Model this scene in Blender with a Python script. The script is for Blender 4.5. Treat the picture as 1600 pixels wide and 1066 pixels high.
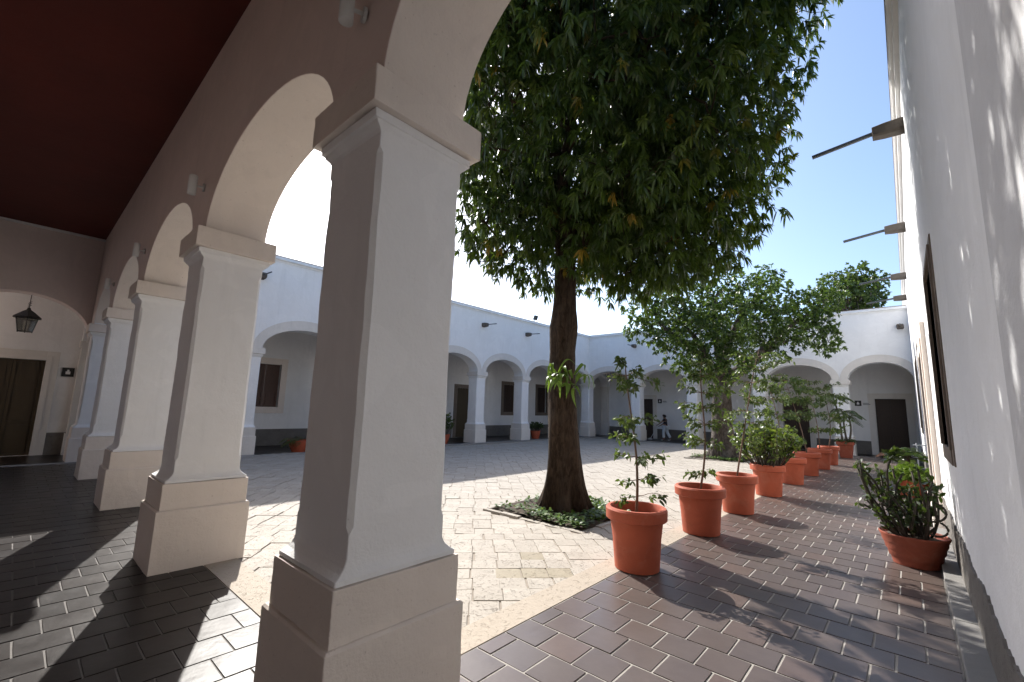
import bpy, bmesh, math, random
import numpy as np
from mathutils import Vector, Matrix
random.seed(7); np.random.seed(7)
sc = bpy.context.scene
for o in list(bpy.data.objects): bpy.data.objects.remove(o)
col = sc.collection
R_ = math.radians
# ------------------------------------------------------------------ camera
H = 1.65
FPX = 687.6
AX = Vector((0.747136, -0.075866, -0.660327))      # world X, Y, Z in camera axes (right, down, forward)
AY = Vector((0.664007, 0.129589, 0.736411))
AZ = Vector((0.029702, -0.988661, 0.147196))
cam = bpy.data.cameras.new('camera'); camo = bpy.data.objects.new('camera', cam); col.objects.link(camo)
M = Matrix(((AX[0], -AX[1], -AX[2]), (AY[0], -AY[1], -AY[2]), (AZ[0], -AZ[1], -AZ[2])))
camo.matrix_world = Matrix.Translation((0, 0, H)) @ M.to_4x4()
cam.sensor_width = 36; cam.lens = 36 * FPX / 1600; cam.clip_end = 3000; cam.clip_start = 0.05
sc.camera = camo
def proj(x, y, z):
    d = Vector((x, y, z - H)); v = AX * d[0] + AY * d[1] + AZ * d[2]
    if v[2] < 0.05: return None
    return 800 + FPX * v[0] / v[2], 533 + FPX * v[1] / v[2], v[2]
def wp(px, py, d):
    r = Vector(((px - 800) / FPX, (py - 533) / FPX, 1)) * d
    return np.array([AX.dot(r), AY.dot(r), AZ.dot(r) + H])
# ------------------------------------------------------------------ sky, sun, exposure
SUN_EL = 38.6; SUN_DIR = (-0.929, 0.369)
w = bpy.data.worlds.new('World'); sc.world = w; w.use_nodes = True
nt = w.node_tree; nt.nodes.clear()
sky = nt.nodes.new('ShaderNodeTexSky'); sky.sky_type = 'NISHITA'; sky.sun_disc = False
sky.sun_elevation = R_(SUN_EL); sky.sun_rotation = math.atan2(SUN_DIR[0], SUN_DIR[1])
sky.air_density = 1.0; sky.dust_density = 2.2; sky.ozone_density = 3.5
bg = nt.nodes.new('ShaderNodeBackground'); bg.inputs['Strength'].default_value = 0.12
wo = nt.nodes.new('ShaderNodeOutputWorld')
nt.links.new(sky.outputs[0], bg.inputs[0]); nt.links.new(bg.outputs[0], wo.inputs[0])
sun = bpy.data.lights.new('sun', 'SUN'); sun.energy = 3.5; sun.angle = R_(0.53); sun.color = (1, 0.96, 0.90)
suno = bpy.data.objects.new('sun', sun); col.objects.link(suno)
ce = math.cos(R_(SUN_EL))
suno.rotation_euler = Vector((SUN_DIR[0] * ce, SUN_DIR[1] * ce, math.sin(R_(SUN_EL)))).to_track_quat('Z', 'Y').to_euler()
sc.view_settings.view_transform = 'Standard'; sc.view_settings.look = 'None'
sc.view_settings.gamma = 1; sc.view_settings.use_curve_mapping = False
sc.view_settings.exposure = 1.22
# ------------------------------------------------------------------ materials
def new_mat(name):
    m = bpy.data.materials.new(name); m.use_nodes = True
    n = m.node_tree; n.nodes.clear()
    out = n.nodes.new('ShaderNodeOutputMaterial'); b = n.nodes.new('ShaderNodeBsdfPrincipled')
    n.links.new(b.outputs[0], out.inputs[0]); return m, n, b, out
def rgb(c): return (c[0], c[1], c[2], 1)
def noise(n, scale, detail=5, rough=.55, vec=None, dist=0):
    t = n.nodes.new('ShaderNodeTexNoise'); t.inputs['Scale'].default_value = scale; t.inputs['Detail'].default_value = detail
    t.inputs['Roughness'].default_value = rough; t.inputs['Distortion'].default_value = dist
    if vec is not None: n.links.new(vec, t.inputs['Vector'])
    return t.outputs['Fac']
def ramp(n, fac, stops):
    r = n.nodes.new('ShaderNodeValToRGB'); e = r.color_ramp.elements
    while len(e) < len(stops): e.new(0.5)
    for i, (p, c) in enumerate(stops): e[i].position = p; e[i].color = rgb(c) if len(c) == 3 else c
    n.links.new(fac, r.inputs[0]); return r.outputs[0]
def mix(n, fac, a, b, mode='MIX'):
    m = n.nodes.new('ShaderNodeMix'); m.data_type = 'RGBA'; m.blend_type = mode
    for v, s in ((fac, m.inputs[0]), (a, m.inputs[6]), (b, m.inputs[7])):
        if isinstance(v, (int, float)): s.default_value = v
        elif isinstance(v, tuple): s.default_value = rgb(v)
        else: n.links.new(v, s)
    return m.outputs[2]
def math_(n, op, a, b=None):
    m = n.nodes.new('ShaderNodeMath'); m.operation = op
    for v, s in ((a, m.inputs[0]), (b, m.inputs[1])):
        if v is None: continue
        if isinstance(v, (int, float)): s.default_value = v
        else: n.links.new(v, s)
    return m.outputs[0]
def bump(n, b, h, strength, dist=0.01):
    k = n.nodes.new('ShaderNodeBump'); k.inputs['Strength'].default_value = strength; k.inputs['Distance'].default_value = dist
    n.links.new(h, k.inputs['Height']); n.links.new(k.outputs[0], b.inputs['Normal'])
def worldpos(n): return n.nodes.new('ShaderNodeNewGeometry').outputs['Position']
def rnd(n):                                        # one random number for each piece (object or face group)
    a = n.nodes.new('ShaderNodeAttribute'); a.attribute_name = 'rnd'
    o = n.nodes.new('ShaderNodeObjectInfo')
    return math_(n, 'FRACT', math_(n, 'ADD', a.outputs['Fac'], o.outputs['Random']))
def plaster(name, c, var=.06, rough=.85, bs=.35, dirt=None):
    m, n, b, o = new_mat(name); P = worldpos(n)
    a = noise(n, .9, 6, .6, P); f = noise(n, 9, 6, .65, P)
    lo = tuple(x * (1 - var * 1.6) for x in c); hi = tuple(min(1, x * (1 + var * .6)) for x in c)
    k = ramp(n, a, [(.3, lo), (.7, hi)])
    k = mix(n, math_(n, 'MULTIPLY', f, .25), k, tuple(x * .82 for x in c))
    mp_ = n.nodes.new('ShaderNodeMapping'); mp_.inputs['Scale'].default_value = (1, 1, .12); n.links.new(P, mp_.inputs['Vector'])
    run = ramp(n, noise(n, 5.5, 5, .6, mp_.outputs[0]), [(.56, (0, 0, 0)), (.76, (1, 1, 1))])
    k = mix(n, math_(n, 'MULTIPLY', run, .30), k, tuple(x * .72 for x in c))
    pat = ramp(n, noise(n, 1.7, 3, .5, P, 1.5), [(.55, (0, 0, 0)), (.57, (1, 1, 1))])
    k = mix(n, math_(n, 'MULTIPLY', pat, .16), k, tuple(min(1, x * 1.12) for x in c))
    chip = ramp(n, noise(n, 26, 3, .6, P, .5), [(.735, (0, 0, 0)), (.75, (1, 1, 1))])
    k = mix(n, math_(n, 'MULTIPLY', chip, .35), k, tuple(x * .6 for x in c))
    if dirt:
        sp = noise(n, 38, 2, .5, P)
        k = mix(n, ramp(n, sp, [(.70, (0, 0, 0)), (.76, (1, 1, 1))]), k, dirt)
    n.links.new(k, b.inputs['Base Color']); b.inputs['Roughness'].default_value = rough
    h = math_(n, 'ADD', noise(n, 5, 5, .6, P), math_(n, 'MULTIPLY', noise(n, 60, 4, .6, P), .25))
    bump(n, b, h, bs * 1.5, .02); return m
MT = {}
MT['white'] = plaster('plaster_white', (.85, .85, .85), .03)
MT['white2'] = plaster('plaster_white_gallery', (.80, .79, .78), .04)
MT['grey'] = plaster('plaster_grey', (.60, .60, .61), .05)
MT['cream'] = plaster('plaster_cream', (.77, .69, .62), .04, dirt=(.60, .52, .46))
MT['cream2'] = plaster('plaster_cream_pale', (.72, .68, .63), .05)
MT['inner'] = plaster('plaster_inner_wall', (.80, .685, .63), .05)
MT['red'] = plaster('ceiling_red', (.11, .015, .008), .15, rough=.75, bs=.2)
def stone(name, c1, c2, scale=6, rough=.8, bs=.6, pit=None):
    m, n, b, o = new_mat(name); P = worldpos(n)
    k = mix(n, noise(n, scale, 8, .65, P, .4), c1, c2)
    k = mix(n, math_(n, 'MULTIPLY', rnd(n), .6), k, tuple(x * .92 for x in c2))
    h = noise(n, scale * 3, 8, .7, P)
    if pit:
        v = noise(n, 17, 6, .75, P, 1.6)
        pm = ramp(n, v, [(.575, (0, 0, 0)), (.64, (1, 1, 1))])
        k = mix(n, math_(n, 'MULTIPLY', pm, .6), k, pit)
        h = math_(n, 'SUBTRACT', h, math_(n, 'MULTIPLY', pm, .8))
    n.links.new(k, b.inputs['Base Color']); b.inputs['Roughness'].default_value = rough
    bump(n, b, h, bs, .012); return m
MT['slab'] = stone('court_stone', (.47, .43, .375), (.345, .305, .255), 4, .8, .8, (.25, .21, .165))
MT['slab_stained'] = stone('court_stone_stained', (.33, .285, .205), (.26, .22, .15), 7, .7, .6, (.14, .11, .07))
MT['joint'] = stone('court_joint', (.36, .315, .26), (.25, .215, .175), 20, .95, .5)
MT['border'] = stone('border_stone', (.49, .43, .36), (.38, .32, .25), 6, .8, .6, (.31, .26, .2))
MT['kerb'] = stone('kerb_stone', (.33, .32, .30), (.20, .19, .18), 7, .8, .5)
MT['dado'] = stone('dado_stone', (.26, .24, .215), (.10, .09, .08), 4, .85, 1.0, (.05, .045, .04))
MT['brownstone'] = stone('brown_stone', (.27, .22, .175), (.13, .10, .08), 7, .85, .7)
MT['spout'] = stone('spout_stone', (.20, .17, .14), (.075, .062, .052), 12, .85, .6)
MT['soil'] = stone('soil', (.10, .07, .045), (.05, .035, .025), 25, .95, 1)
MT['ground'] = stone('ground_earth', (.22, .19, .15), (.14, .12, .09), .8, .95, .3)
MT['grout'] = stone('tile_grout', (.44, .41, .37), (.26, .24, .215), 11, .85, .3)
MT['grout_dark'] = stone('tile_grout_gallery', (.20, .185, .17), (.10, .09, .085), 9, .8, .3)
def tile(name, cs, rough, r2, spec=.5, dust=.09):
    m, n, b, o = new_mat(name); P = worldpos(n); r = rnd(n)
    k = ramp(n, r, [(0, cs[0]), (.35, cs[1]), (.7, cs[2]), (1, cs[3])])
    k = mix(n, math_(n, 'MULTIPLY', noise(n, 14, 6, .65, P), .55), k, tuple(x * .6 for x in cs[1]))
    sp = ramp(n, noise(n, 120, 2, .5, P), [(.70, (0, 0, 0)), (.78, (1, 1, 1))])
    k = mix(n, math_(n, 'MULTIPLY', sp, .35), k, (.3, .27, .25))
    du = ramp(n, noise(n, 1.3, 6, .65, P, .6), [(.42, (0, 0, 0)), (.72, (1, 1, 1))])
    k = mix(n, math_(n, 'MULTIPLY', du, dust), k, (.27, .24, .21))
    n.links.new(k, b.inputs['Base Color'])
    rr = math_(n, 'ADD', math_(n, 'MULTIPLY', noise(n, 4, 5, .6, P), r2), rough)
    n.links.new(rr, b.inputs['Roughness'])
    h = math_(n, 'ADD', noise(n, 7, 3, .5, P), math_(n, 'MULTIPLY', noise(n, 90, 4, .6, P), .12))
    b.inputs['Specular IOR Level'].default_value = spec
    bump(n, b, h, .18, .012); return m
MT['tile'] = tile('walkway_tile', [(.085, .066, .060), (.110, .083, .072), (.097, .078, .074), (.128, .087, .072)], .25, .24)
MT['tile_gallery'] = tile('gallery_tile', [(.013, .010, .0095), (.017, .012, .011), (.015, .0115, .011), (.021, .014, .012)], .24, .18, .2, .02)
def simple(name, c, rough=.6, metal=0, var=.25, scale=8, bs=.2):
    m, n, b, o = new_mat(name); P = n.nodes.new('ShaderNodeTexCoord').outputs['Object']
    k = mix(n, noise(n, scale, 6, .6, P), tuple(x * (1 - var) for x in c), tuple(min(1, x * (1 + var)) for x in c))
    n.links.new(k, b.inputs['Base Color']); b.inputs['Roughness'].default_value = rough; b.inputs['Metallic'].default_value = metal
    bump(n, b, noise(n, scale * 4, 5, .6, P), bs, .008); return m
def terra(name, c):
    m, n, b, o = new_mat(name); P = n.nodes.new('ShaderNodeTexCoord').outputs['Object']; oi = n.nodes.new('ShaderNodeObjectInfo')
    mp_ = n.nodes.new('ShaderNodeMapping'); n.links.new(P, mp_.inputs['Vector']); cx = n.nodes.new('ShaderNodeCombineXYZ')
    n.links.new(math_(n, 'MULTIPLY', oi.outputs['Random'], 40), cx.inputs[0]); n.links.new(cx.outputs[0], mp_.inputs['Location']); Q = mp_.outputs[0]
    k = mix(n, noise(n, 4, 6, .6, Q), tuple(x * .72 for x in c), tuple(min(1, x * 1.2) for x in c))
    k = mix(n, math_(n, 'MULTIPLY', ramp(n, noise(n, 2.6, 7, .7, Q, .8), [(.52, (0, 0, 0)), (.74, (1, 1, 1))]), .34), k, (.52, .30, .21))
    k = mix(n, math_(n, 'MULTIPLY', ramp(n, noise(n, 3.4, 6, .7, Q, .4), [(.54, (0, 0, 0)), (.72, (1, 1, 1))]), .5), k, tuple(x * .55 for x in c))
    k = mix(n, math_(n, 'MULTIPLY', oi.outputs['Random'], .3), k, tuple(x * .75 for x in c))
    n.links.new(k, b.inputs['Base Color']); b.inputs['Roughness'].default_value = .7
    bump(n, b, math_(n, 'ADD', noise(n, 14, 5, .6, Q), noise(n, 3, 3, .5, Q)), .35, .01); return m
MT['terracotta'] = terra('terracotta', (.46, .098, .044)); MT['terracotta_dark'] = terra('terracotta_dark', (.30, .068, .034))
MT['wood'] = simple('dark_wood', (.040, .022, .014), .55, 0, .4, 14)
MT['wood_red'] = simple('shutter_wood', (.075, .032, .02), .55, 0, .35, 14)
MT['wood_olive'] = simple('olive_door', (.05, .033, .012), .5, 0, .2, 5)
MT['metal'] = simple('dark_metal', (.035, .035, .037), .45, .7, .2, 10)
MT['pipe'] = simple('galvanised_pipe', (.10, .11, .115), .5, .6, .2, 10)
MT['white_metal'] = simple('white_metal', (.72, .72, .70), .5, 0, .05, 10)
MT['black'] = simple('sign_black', (.012, .012, .013), .4, 0, .2, 10)
MT['sign_white'] = simple('sign_white', (.7, .7, .7), .5, 0, .05, 10)
MT['stem'] = simple('stem_brown', (.16, .105, .07), .85, 0, .35, 20, .5)
MT['stem_grey'] = simple('stem_grey', (.065, .055, .042), .85, 0, .35, 20, .5)
MT['cloth_dark'] = simple('cloth_dark', (.022, .020, .024), .9, 0, .2, 20)
MT['jeans'] = simple('pale_jeans', (.58, .62, .66), .9, 0, .15, 10)
MT['skin'] = simple('skin', (.28, .15, .095), .6, 0, .08, 10)
MT['hair'] = simple('hair', (.012, .010, .009), .6, 0, .3, 30)
def glass_mat():
    m, n, b, o = new_mat('lantern_glass'); b.inputs['Base Color'].default_value = (.5, .5, .45, 1)
    b.inputs['Roughness'].default_value = .25; b.inputs['Transmission Weight'].default_value = .8; return m
MT['glass'] = glass_mat()
def bark(name, c1, c2, c3):
    m, n, b, o = new_mat(name); tc = n.nodes.new('ShaderNodeTexCoord'); mp = n.nodes.new('ShaderNodeMapping')
    mp.inputs['Scale'].default_value = (1, 1, .28); n.links.new(tc.outputs['Object'], mp.inputs['Vector'])
    a = noise(n, 16, 8, .7, mp.outputs[0], .8); d = noise(n, 2.2, 4, .6, tc.outputs['Object'])
    k = mix(n, ramp(n, a, [(.38, (0, 0, 0)), (.62, (1, 1, 1))]), c1, c2)
    k = mix(n, ramp(n, d, [(.5, (0, 0, 0)), (.7, (.6, .6, .6))]), k, c3)
    n.links.new(k, b.inputs['Base Color']); b.inputs['Roughness'].default_value = .9; b.inputs['Specular IOR Level'].default_value = .2
    bump(n, b, a, 1.0, .09); return m
MT['bark'] = bark('mango_bark', (.026, .017, .011), (.085, .057, .038), (.105, .08, .06))
MT['bark2'] = bark('grey_bark', (.045, .036, .030), (.12, .10, .085), (.28, .26, .23))
def leaf(name, stops, rough=.42, trans=.3, tcol=(.22, .34, .03)):
    m, n, b, o = new_mat(name)
    a = n.nodes.new('ShaderNodeAttribute'); a.attribute_name = 'rnd'
    oi = n.nodes.new('ShaderNodeObjectInfo')
    k = ramp(n, math_(n, 'FRACT', math_(n, 'ADD', a.outputs['Fac'], math_(n, 'MULTIPLY', oi.outputs['Random'], .13))), stops)
    n.links.new(k, b.inputs['Base Color']); b.inputs['Roughness'].default_value = rough
    t = n.nodes.new('ShaderNodeBsdfTranslucent')
    kk = mix(n, .6, k, tcol); n.links.new(kk, t.inputs[0])
    ms = n.nodes.new('ShaderNodeMixShader'); ms.inputs[0].default_value = trans
    n.links.new(b.outputs[0], ms.inputs[1]); n.links.new(t.outputs[0], ms.inputs[2]); n.links.new(ms.outputs[0], o.inputs[0]); return m
MT['leaf_mango'] = leaf('mango_leaf', [(0, (.020, .042, .012)), (.45, (.032, .062, .015)), (.75, (.055, .09, .018)), (.955, (.10, .125, .025)), (.985, (.35, .22, .03))], .36, .26)
MT['leaf_b'] = leaf('broad_tree_leaf', [(0, (.018, .040, .010)), (.5, (.034, .070, .015)), (1, (.095, .15, .028))], .42, .3)
MT['leaf_far'] = leaf('far_tree_leaf', [(0, (.03, .06, .015)), (.6, (.05, .085, .02)), (1, (.09, .13, .03))], .45, .25)
MT['leaf_sap'] = leaf('sapling_leaf', [(0, (.036, .062, .018)), (.5, (.058, .095, .024)), (1, (.12, .16, .04))], .45, .32, (.2, .3, .04))
MT['leaf_bush'] = leaf('bush_leaf', [(0, (.05, .085, .02)), (.5, (.085, .13, .025)), (.85, (.17, .21, .04)), (1, (.25, .24, .06))], .4, .3)
MT['leaf_dark'] = leaf('dark_plant_leaf', [(0, (.02, .04, .014)), (.6, (.035, .06, .018)), (1, (.06, .085, .025))], .4, .2)
MT['leaf_lime'] = leaf('lime_leaf', [(0, (.11, .20, .03)), (.6, (.20, .31, .04)), (1, (.30, .38, .07))], .4, .4)
MT['leaf_red'] = leaf('reddish_leaf', [(0, (.22, .09, .04)), (1, (.30, .15, .06))], .45, .3, (.4, .15, .05))
MT['cover'] = leaf('ground_cover_leaf', [(0, (.04, .085, .022)), (.6, (.08, .15, .035)), (1, (.15, .22, .06))], .5, .3)
# ------------------------------------------------------------------ mesh helpers
class MB:
    def __init__(s): s.v = []; s.f = []; s.r = []; s.has_r = False
    def face(s, pts, r=0.0):
        i = len(s.v); s.v.extend(pts); s.f.append(tuple(range(i, i + len(pts)))); s.r.append(r)
    def box(s, x0, x1, y0, y1, z0, z1, r=0.0):
        i = len(s.v)
        s.v.extend([(x0, y0, z0), (x1, y0, z0), (x1, y1, z0), (x0, y1, z0), (x0, y0, z1), (x1, y0, z1), (x1, y1, z1), (x0, y1, z1)])
        for q in ((3, 2, 1, 0), (4, 5, 6, 7), (0, 1, 5, 4), (1, 2, 6, 5), (2, 3, 7, 6), (3, 0, 4, 7)):
            s.f.append(tuple(i + k for k in q)); s.r.append(r)
    def mbox(s, mp, u0, u1, w0, w1, z0, z1):
        i = len(s.v)
        s.v.extend([mp(u, ww, z) for z in (z0, z1) for (u, ww) in ((u0, w0), (u1, w0), (u1, w1), (u0, w1))])
        for q in ((3, 2, 1, 0), (4, 5, 6, 7), (0, 1, 5, 4), (1, 2, 6, 5), (2, 3, 7, 6), (3, 0, 4, 7)):
            s.f.append(tuple(i + k for k in q)); s.r.append(0.0)
    def rings(s, rings, cap=True):
        i = len(s.v); n = len(rings[0])
        for rg in rings: s.v.extend(rg)
        for a in range(len(rings) - 1):
            for k in range(n):
                k2 = (k + 1) % n
                s.f.append((i + a * n + k, i + a * n + k2, i + (a + 1) * n + k2, i + (a + 1) * n + k)); s.r.append(0.0)
        if cap:
            s.f.append(tuple(i + k for k in reversed(range(n)))); s.r.append(0.0)
            s.f.append(tuple(i + (len(rings) - 1) * n + k for k in range(n))); s.r.append(0.0)
    def lathe(s, prof, n=32, cx=0, cy=0, wob=0):
        rg = []
        for (r, z) in prof:
            rg.append([(cx + r * math.cos(2 * math.pi * k / n), cy + r * math.sin(2 * math.pi * k / n), z) for k in range(n)])
        s.rings(rg, True)
    def tube(s, pts, rad, n=8):
        pts = [Vector(p) for p in pts]; rg = []
        up = Vector((0.13, 0.31, .94))
        for i, p in enumerate(pts):
            t = (pts[min(i + 1, len(pts) - 1)] - pts[max(i - 1, 0)]).normalized()
            a = t.cross(up)
            if a.length < .05: a = t.cross(Vector((1, 0, 0)))
            a.normalize(); b = t.cross(a)
            r = rad[i] if isinstance(rad, (list, tuple)) else rad
            rg.append([tuple(p + (a * math.cos(2 * math.pi * k / n) + b * math.sin(2 * math.pi * k / n)) * r) for k in range(n)])
        s.rings(rg, True)
    def build(s, name, mat, parent=None, smooth=False, bevel=0, recalc=True):
        me = bpy.data.meshes.new(name); v = s.v
        me.from_pydata([tuple(p) for p in v], [], s.f)
        if any(s.r):
            at = me.attributes.new('rnd', 'FLOAT', 'FACE'); at.data.foreach_set('value', np.array(s.r, dtype=np.float32))
        if recalc:
            bm = bmesh.new(); bm.from_mesh(me); bmesh.ops.recalc_face_normals(bm, faces=bm.faces); bm.to_mesh(me); bm.free()
        me.materials.append(MT[mat] if isinstance(mat, str) else mat)
        if smooth: me.polygons.foreach_set('use_smooth', [True] * len(me.polygons))
        me.update()
        o = bpy.data.objects.new(name, me); col.objects.link(o)
        if parent is not None:
            o.parent = parent
        if bevel:
            b = o.modifiers.new('bevel', 'BEVEL'); b.width = bevel; b.segments = 2; b.limit_method = 'ANGLE'; b.angle_limit = R_(40)
        return o
def thing(name, label, cat, loc=(0, 0, 0), group=None, rz=0):
    o = bpy.data.objects.new(name, None); col.objects.link(o); o.location = loc; o.rotation_euler[2] = rz
    o.empty_display_size = .1
    o['label'] = label; o['category'] = cat
    if group: o['group'] = group
    return o
def tag(o, label, cat, group=None):
    o['label'] = label; o['category'] = cat
    if group: o['group'] = group
    return o
def struct(o): o['kind'] = 'structure'; return o
def copy_tree(o, parent=None):
    c = o.copy(); col.objects.link(c); c.parent = parent
    for ch in list(o.children): copy_tree(ch, c)
    return c
def shade_smooth_angle(o, ang=35):
    me = o.data
    me.polygons.foreach_set('use_smooth', [True] * len(me.polygons))
    bm = bmesh.new(); bm.from_mesh(me)
    for e in bm.edges:
        if len(e.link_faces) == 2 and e.calc_face_angle(0) > R_(ang): e.smooth = False
    bm.to_mesh(me); bm.free()
# ------------------------------------------------------------------ levels and lines of the place
XW = 0.30                      # face of the right building
YF0 = 1.43                     # centre line of the near arcade
XL = -15.64                    # centre line of the left arcade
YB = 25.0                      # centre line of the far arcade
ZG = -0.10                     # floor of the left and far galleries
def zc(x, y):                  # court drains away from the walkway and the near gallery
    d = min(max(0, -2.65 - x), max(0, y - 1.77))
    return -0.012 - 0.13 * min(1, d / 9.0)
NEAR_X = [-2.31, -5.71, -9.10, -12.43, XL]
LEFT_Y = [YF0, 4.83, 8.22, 11.6, 14.97, 18.32, 21.66, YB]
FAR_X = [-2.20, -5.50, -8.80, -12.12, XL]
# ------------------------------------------------------------------ ground and floors
g = MB(); g.face([(-900, -900, -.45), (900, -900, -.45), (900, 900, -.45), (-900, 900, -.45)])
struct(g.build('ground', 'ground'))
def vis_area(cx, cy, cz, half):
    p = proj(cx, cy, cz)
    if p is None: return 0
    if not (-25 < p[0] < 1625 and 0 < p[1] < 1095): return 0
    d = Vector((cx, cy, cz - H)); return half * half * abs(d[2]) / d.length / (d.length ** 2)
def lay(parent, spots, mats_meshes, name, restname, mat, zfun=None, keep=300):
    """spots: (cx, cy, z, sx, sy, rot). The pieces that show largest are objects, the rest one mesh."""
    order = sorted(range(len(spots)), key=lambda i: -vis_area(spots[i][0], spots[i][1], spots[i][2], min(spots[i][3], spots[i][4])))
    base = mats_meshes; rest = MB()
    for k, i in enumerate(order):
        cx, cy, z, sx, sy, rot = spots[i]
        if k < keep and vis_area(cx, cy, z, sx) > 0:
            o = bpy.data.objects.new(name, base[i % len(base)]); col.objects.link(o); o.parent = parent
            o.location = (cx, cy, z); o.scale = (sx, sy, 1); o.rotation_euler = (random.gauss(0, .002), random.gauss(0, .002), rot)
        else:
            c, s_ = math.cos(rot), math.sin(rot); h = .012; q = []
            for (a, b_, zz) in ((-1, -1, -h), (1, -1, -h), (1, 1, -h), (-1, 1, -h), (-.985, -.985, 0), (.985, -.985, 0), (.985, .985, 0), (-.985, .985, 0)):
                x, y = a * sx, b_ * sy; q.append((cx + x * c - y * s_, cy + x * s_ + y * c, z + zz))
            i0 = len(rest.v); rest.v.extend(q); rr = random.random() * .98 + .01
            for fq in ((4, 5, 6, 7), (0, 1, 5, 4), (1, 2, 6, 5), (2, 3, 7, 6), (3, 0, 4, 7)):
                rest.f.append(tuple(i0 + t for t in fq)); rest.r.append(rr)
    if rest.f:
        o = rest.build(restname, mat, parent, recalc=False); o['kind'] = 'stuff'
def unit_tile(name, mat, jit=.012, rounds=.985, h=.012):
    mb = MB(); top = []; bot = []
    for (a, b_) in ((-1, -1), (0, -1.0), (1, -1), (1, 0), (1, 1), (0, 1), (-1, 1), (-1, 0)):
        ja, jb = random.uniform(-jit, jit), random.uniform(-jit, jit)
        bot.append((a + ja, b_ + jb, -h)); top.append(((a + ja) * rounds, (b_ + jb) * rounds, random.uniform(-.0008, .0008)))
    mb.rings([bot, top], False); mb.face(top)
    me_o = mb.build(name, mat); me = me_o.data; bpy.data.objects.remove(me_o); return me
# near gallery floor
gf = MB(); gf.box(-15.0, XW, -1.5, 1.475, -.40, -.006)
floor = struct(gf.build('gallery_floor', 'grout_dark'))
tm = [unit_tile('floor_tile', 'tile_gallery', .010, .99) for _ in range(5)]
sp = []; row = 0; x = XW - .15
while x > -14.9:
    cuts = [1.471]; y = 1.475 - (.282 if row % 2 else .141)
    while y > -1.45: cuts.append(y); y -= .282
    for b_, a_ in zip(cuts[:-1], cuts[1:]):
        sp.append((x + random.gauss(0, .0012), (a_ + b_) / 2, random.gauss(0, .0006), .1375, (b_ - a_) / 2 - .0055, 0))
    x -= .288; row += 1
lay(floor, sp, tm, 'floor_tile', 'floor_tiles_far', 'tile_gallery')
# walkway by the right building
wk = MB(); wk.box(-2.355, .145, 1.479, 24.45, -.40, -.005)
walk = struct(wk.build('walkway', 'grout'))
tm = [unit_tile('paving_tile', 'tile', .010, .988) for _ in range(5)]
sp = []; row = 0; y = 1.48 + .145
while y < 24.4:
    xs = -2.355 + .004; x1 = .143
    cuts = [xs]; x = xs + (.29 if row % 2 == 0 else .13)
    while x < x1 - .05: cuts.append(x); x += .29
    cuts.append(x1)
    for a, b_ in zip(cuts[:-1], cuts[1:]):
        sp.append(((a + b_) / 2, y + random.gauss(0, .0012), random.gauss(0, .0008), (b_ - a) / 2 - .007, .138, 0))
    y += .29; row += 1
lay(walk, sp, tm, 'paving_tile', 'paving_tiles_far', 'tile')
# kerb along the right wall
kb = MB()
y = 1.8
while y < 9.3:
    L_ = random.uniform(.9, 1.3); kb.box(.147, XW - .004, y, min(9.3, y + L_) - .006, -.2, .075 + random.gauss(0, .003)); y += L_
struct(kb.build('kerb', 'kerb', bevel=.008))
# border strips of the court
bs_ = MB(); bs_.box(-2.62, -2.359, 1.479, 24.45, -.4, .000); bs_.box(-15.0, -2.624, 1.479, 1.766, -.4, .000)
struct(bs_.build('border_strip', 'border'))
# courtyard: bed, then diagonal stone slabs
cb = MB(); NX = 26; NY = 48
xs = [-15.3 + (12.65) * i / NX for i in range(NX + 1)]; ys = [1.77 + (22.9) * j / NY for j in range(NY + 1)]
for i in range(NX):
    for j in range(NY):
        cb.face([(x, y, zc(x, y) - .010) for (x, y) in ((xs[i], ys[j]), (xs[i + 1], ys[j]), (xs[i + 1], ys[j + 1]), (xs[i], ys[j + 1]))])
court = struct(cb.build('courtyard_paving', 'joint'))
tm = [unit_tile('paving_slab', 'slab', .02, .983, .012) for _ in range(8)]
BED = (-5.25, -3.50, 5.45, 7.25)          # planting bed of the near tree
BED2 = (-6.3, -4.4, 17.0, 18.9)
sp = []; PIT = .262; c45 = math.cos(R_(46)); s45 = math.sin(R_(46))
for i in range(-90, 130):
    for j in range(-90, 90):
        off = random.gauss(0, .004) + (PIT * .5 if j % 11 == 4 else 0) + .02 * math.sin(j * 1.7)
        u = i * PIT + off + random.gauss(0, .003); v = j * PIT
        x = -3.504 + (u * c45 - v * s45); y = 3.574 + (u * s45 + v * c45)
        if not (-15.25 < x < -2.47 and 1.60 < y < 24.6): continue
        if any(b[0] - .05 < x < b[1] + .05 and b[2] - .05 < y < b[3] + .05 for b in (BED, BED2)): continue
        sp.append((x, y, zc(x, y) + random.gauss(0, .0025), PIT / 2 - .0035, PIT / 2 - .0035, R_(46) + random.gauss(0, .004)))
lay(court, sp, tm, 'paving_slab', 'paving_slabs_far', 'slab')
for o in court.children:
    if o.name.startswith('paving_slab') and 'far' not in o.name:
        for (sx, sy) in ((-3.13, 4.10), (-3.11, 3.6), (-2.88, 3.86), (-3.3, 4.02)):
            if abs(o.location.x - sx) < .14 and abs(o.location.y - sy) < .14:
                o.material_slots[0].link = 'OBJECT'; o.material_slots[0].material = MT['slab_stained']
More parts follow.
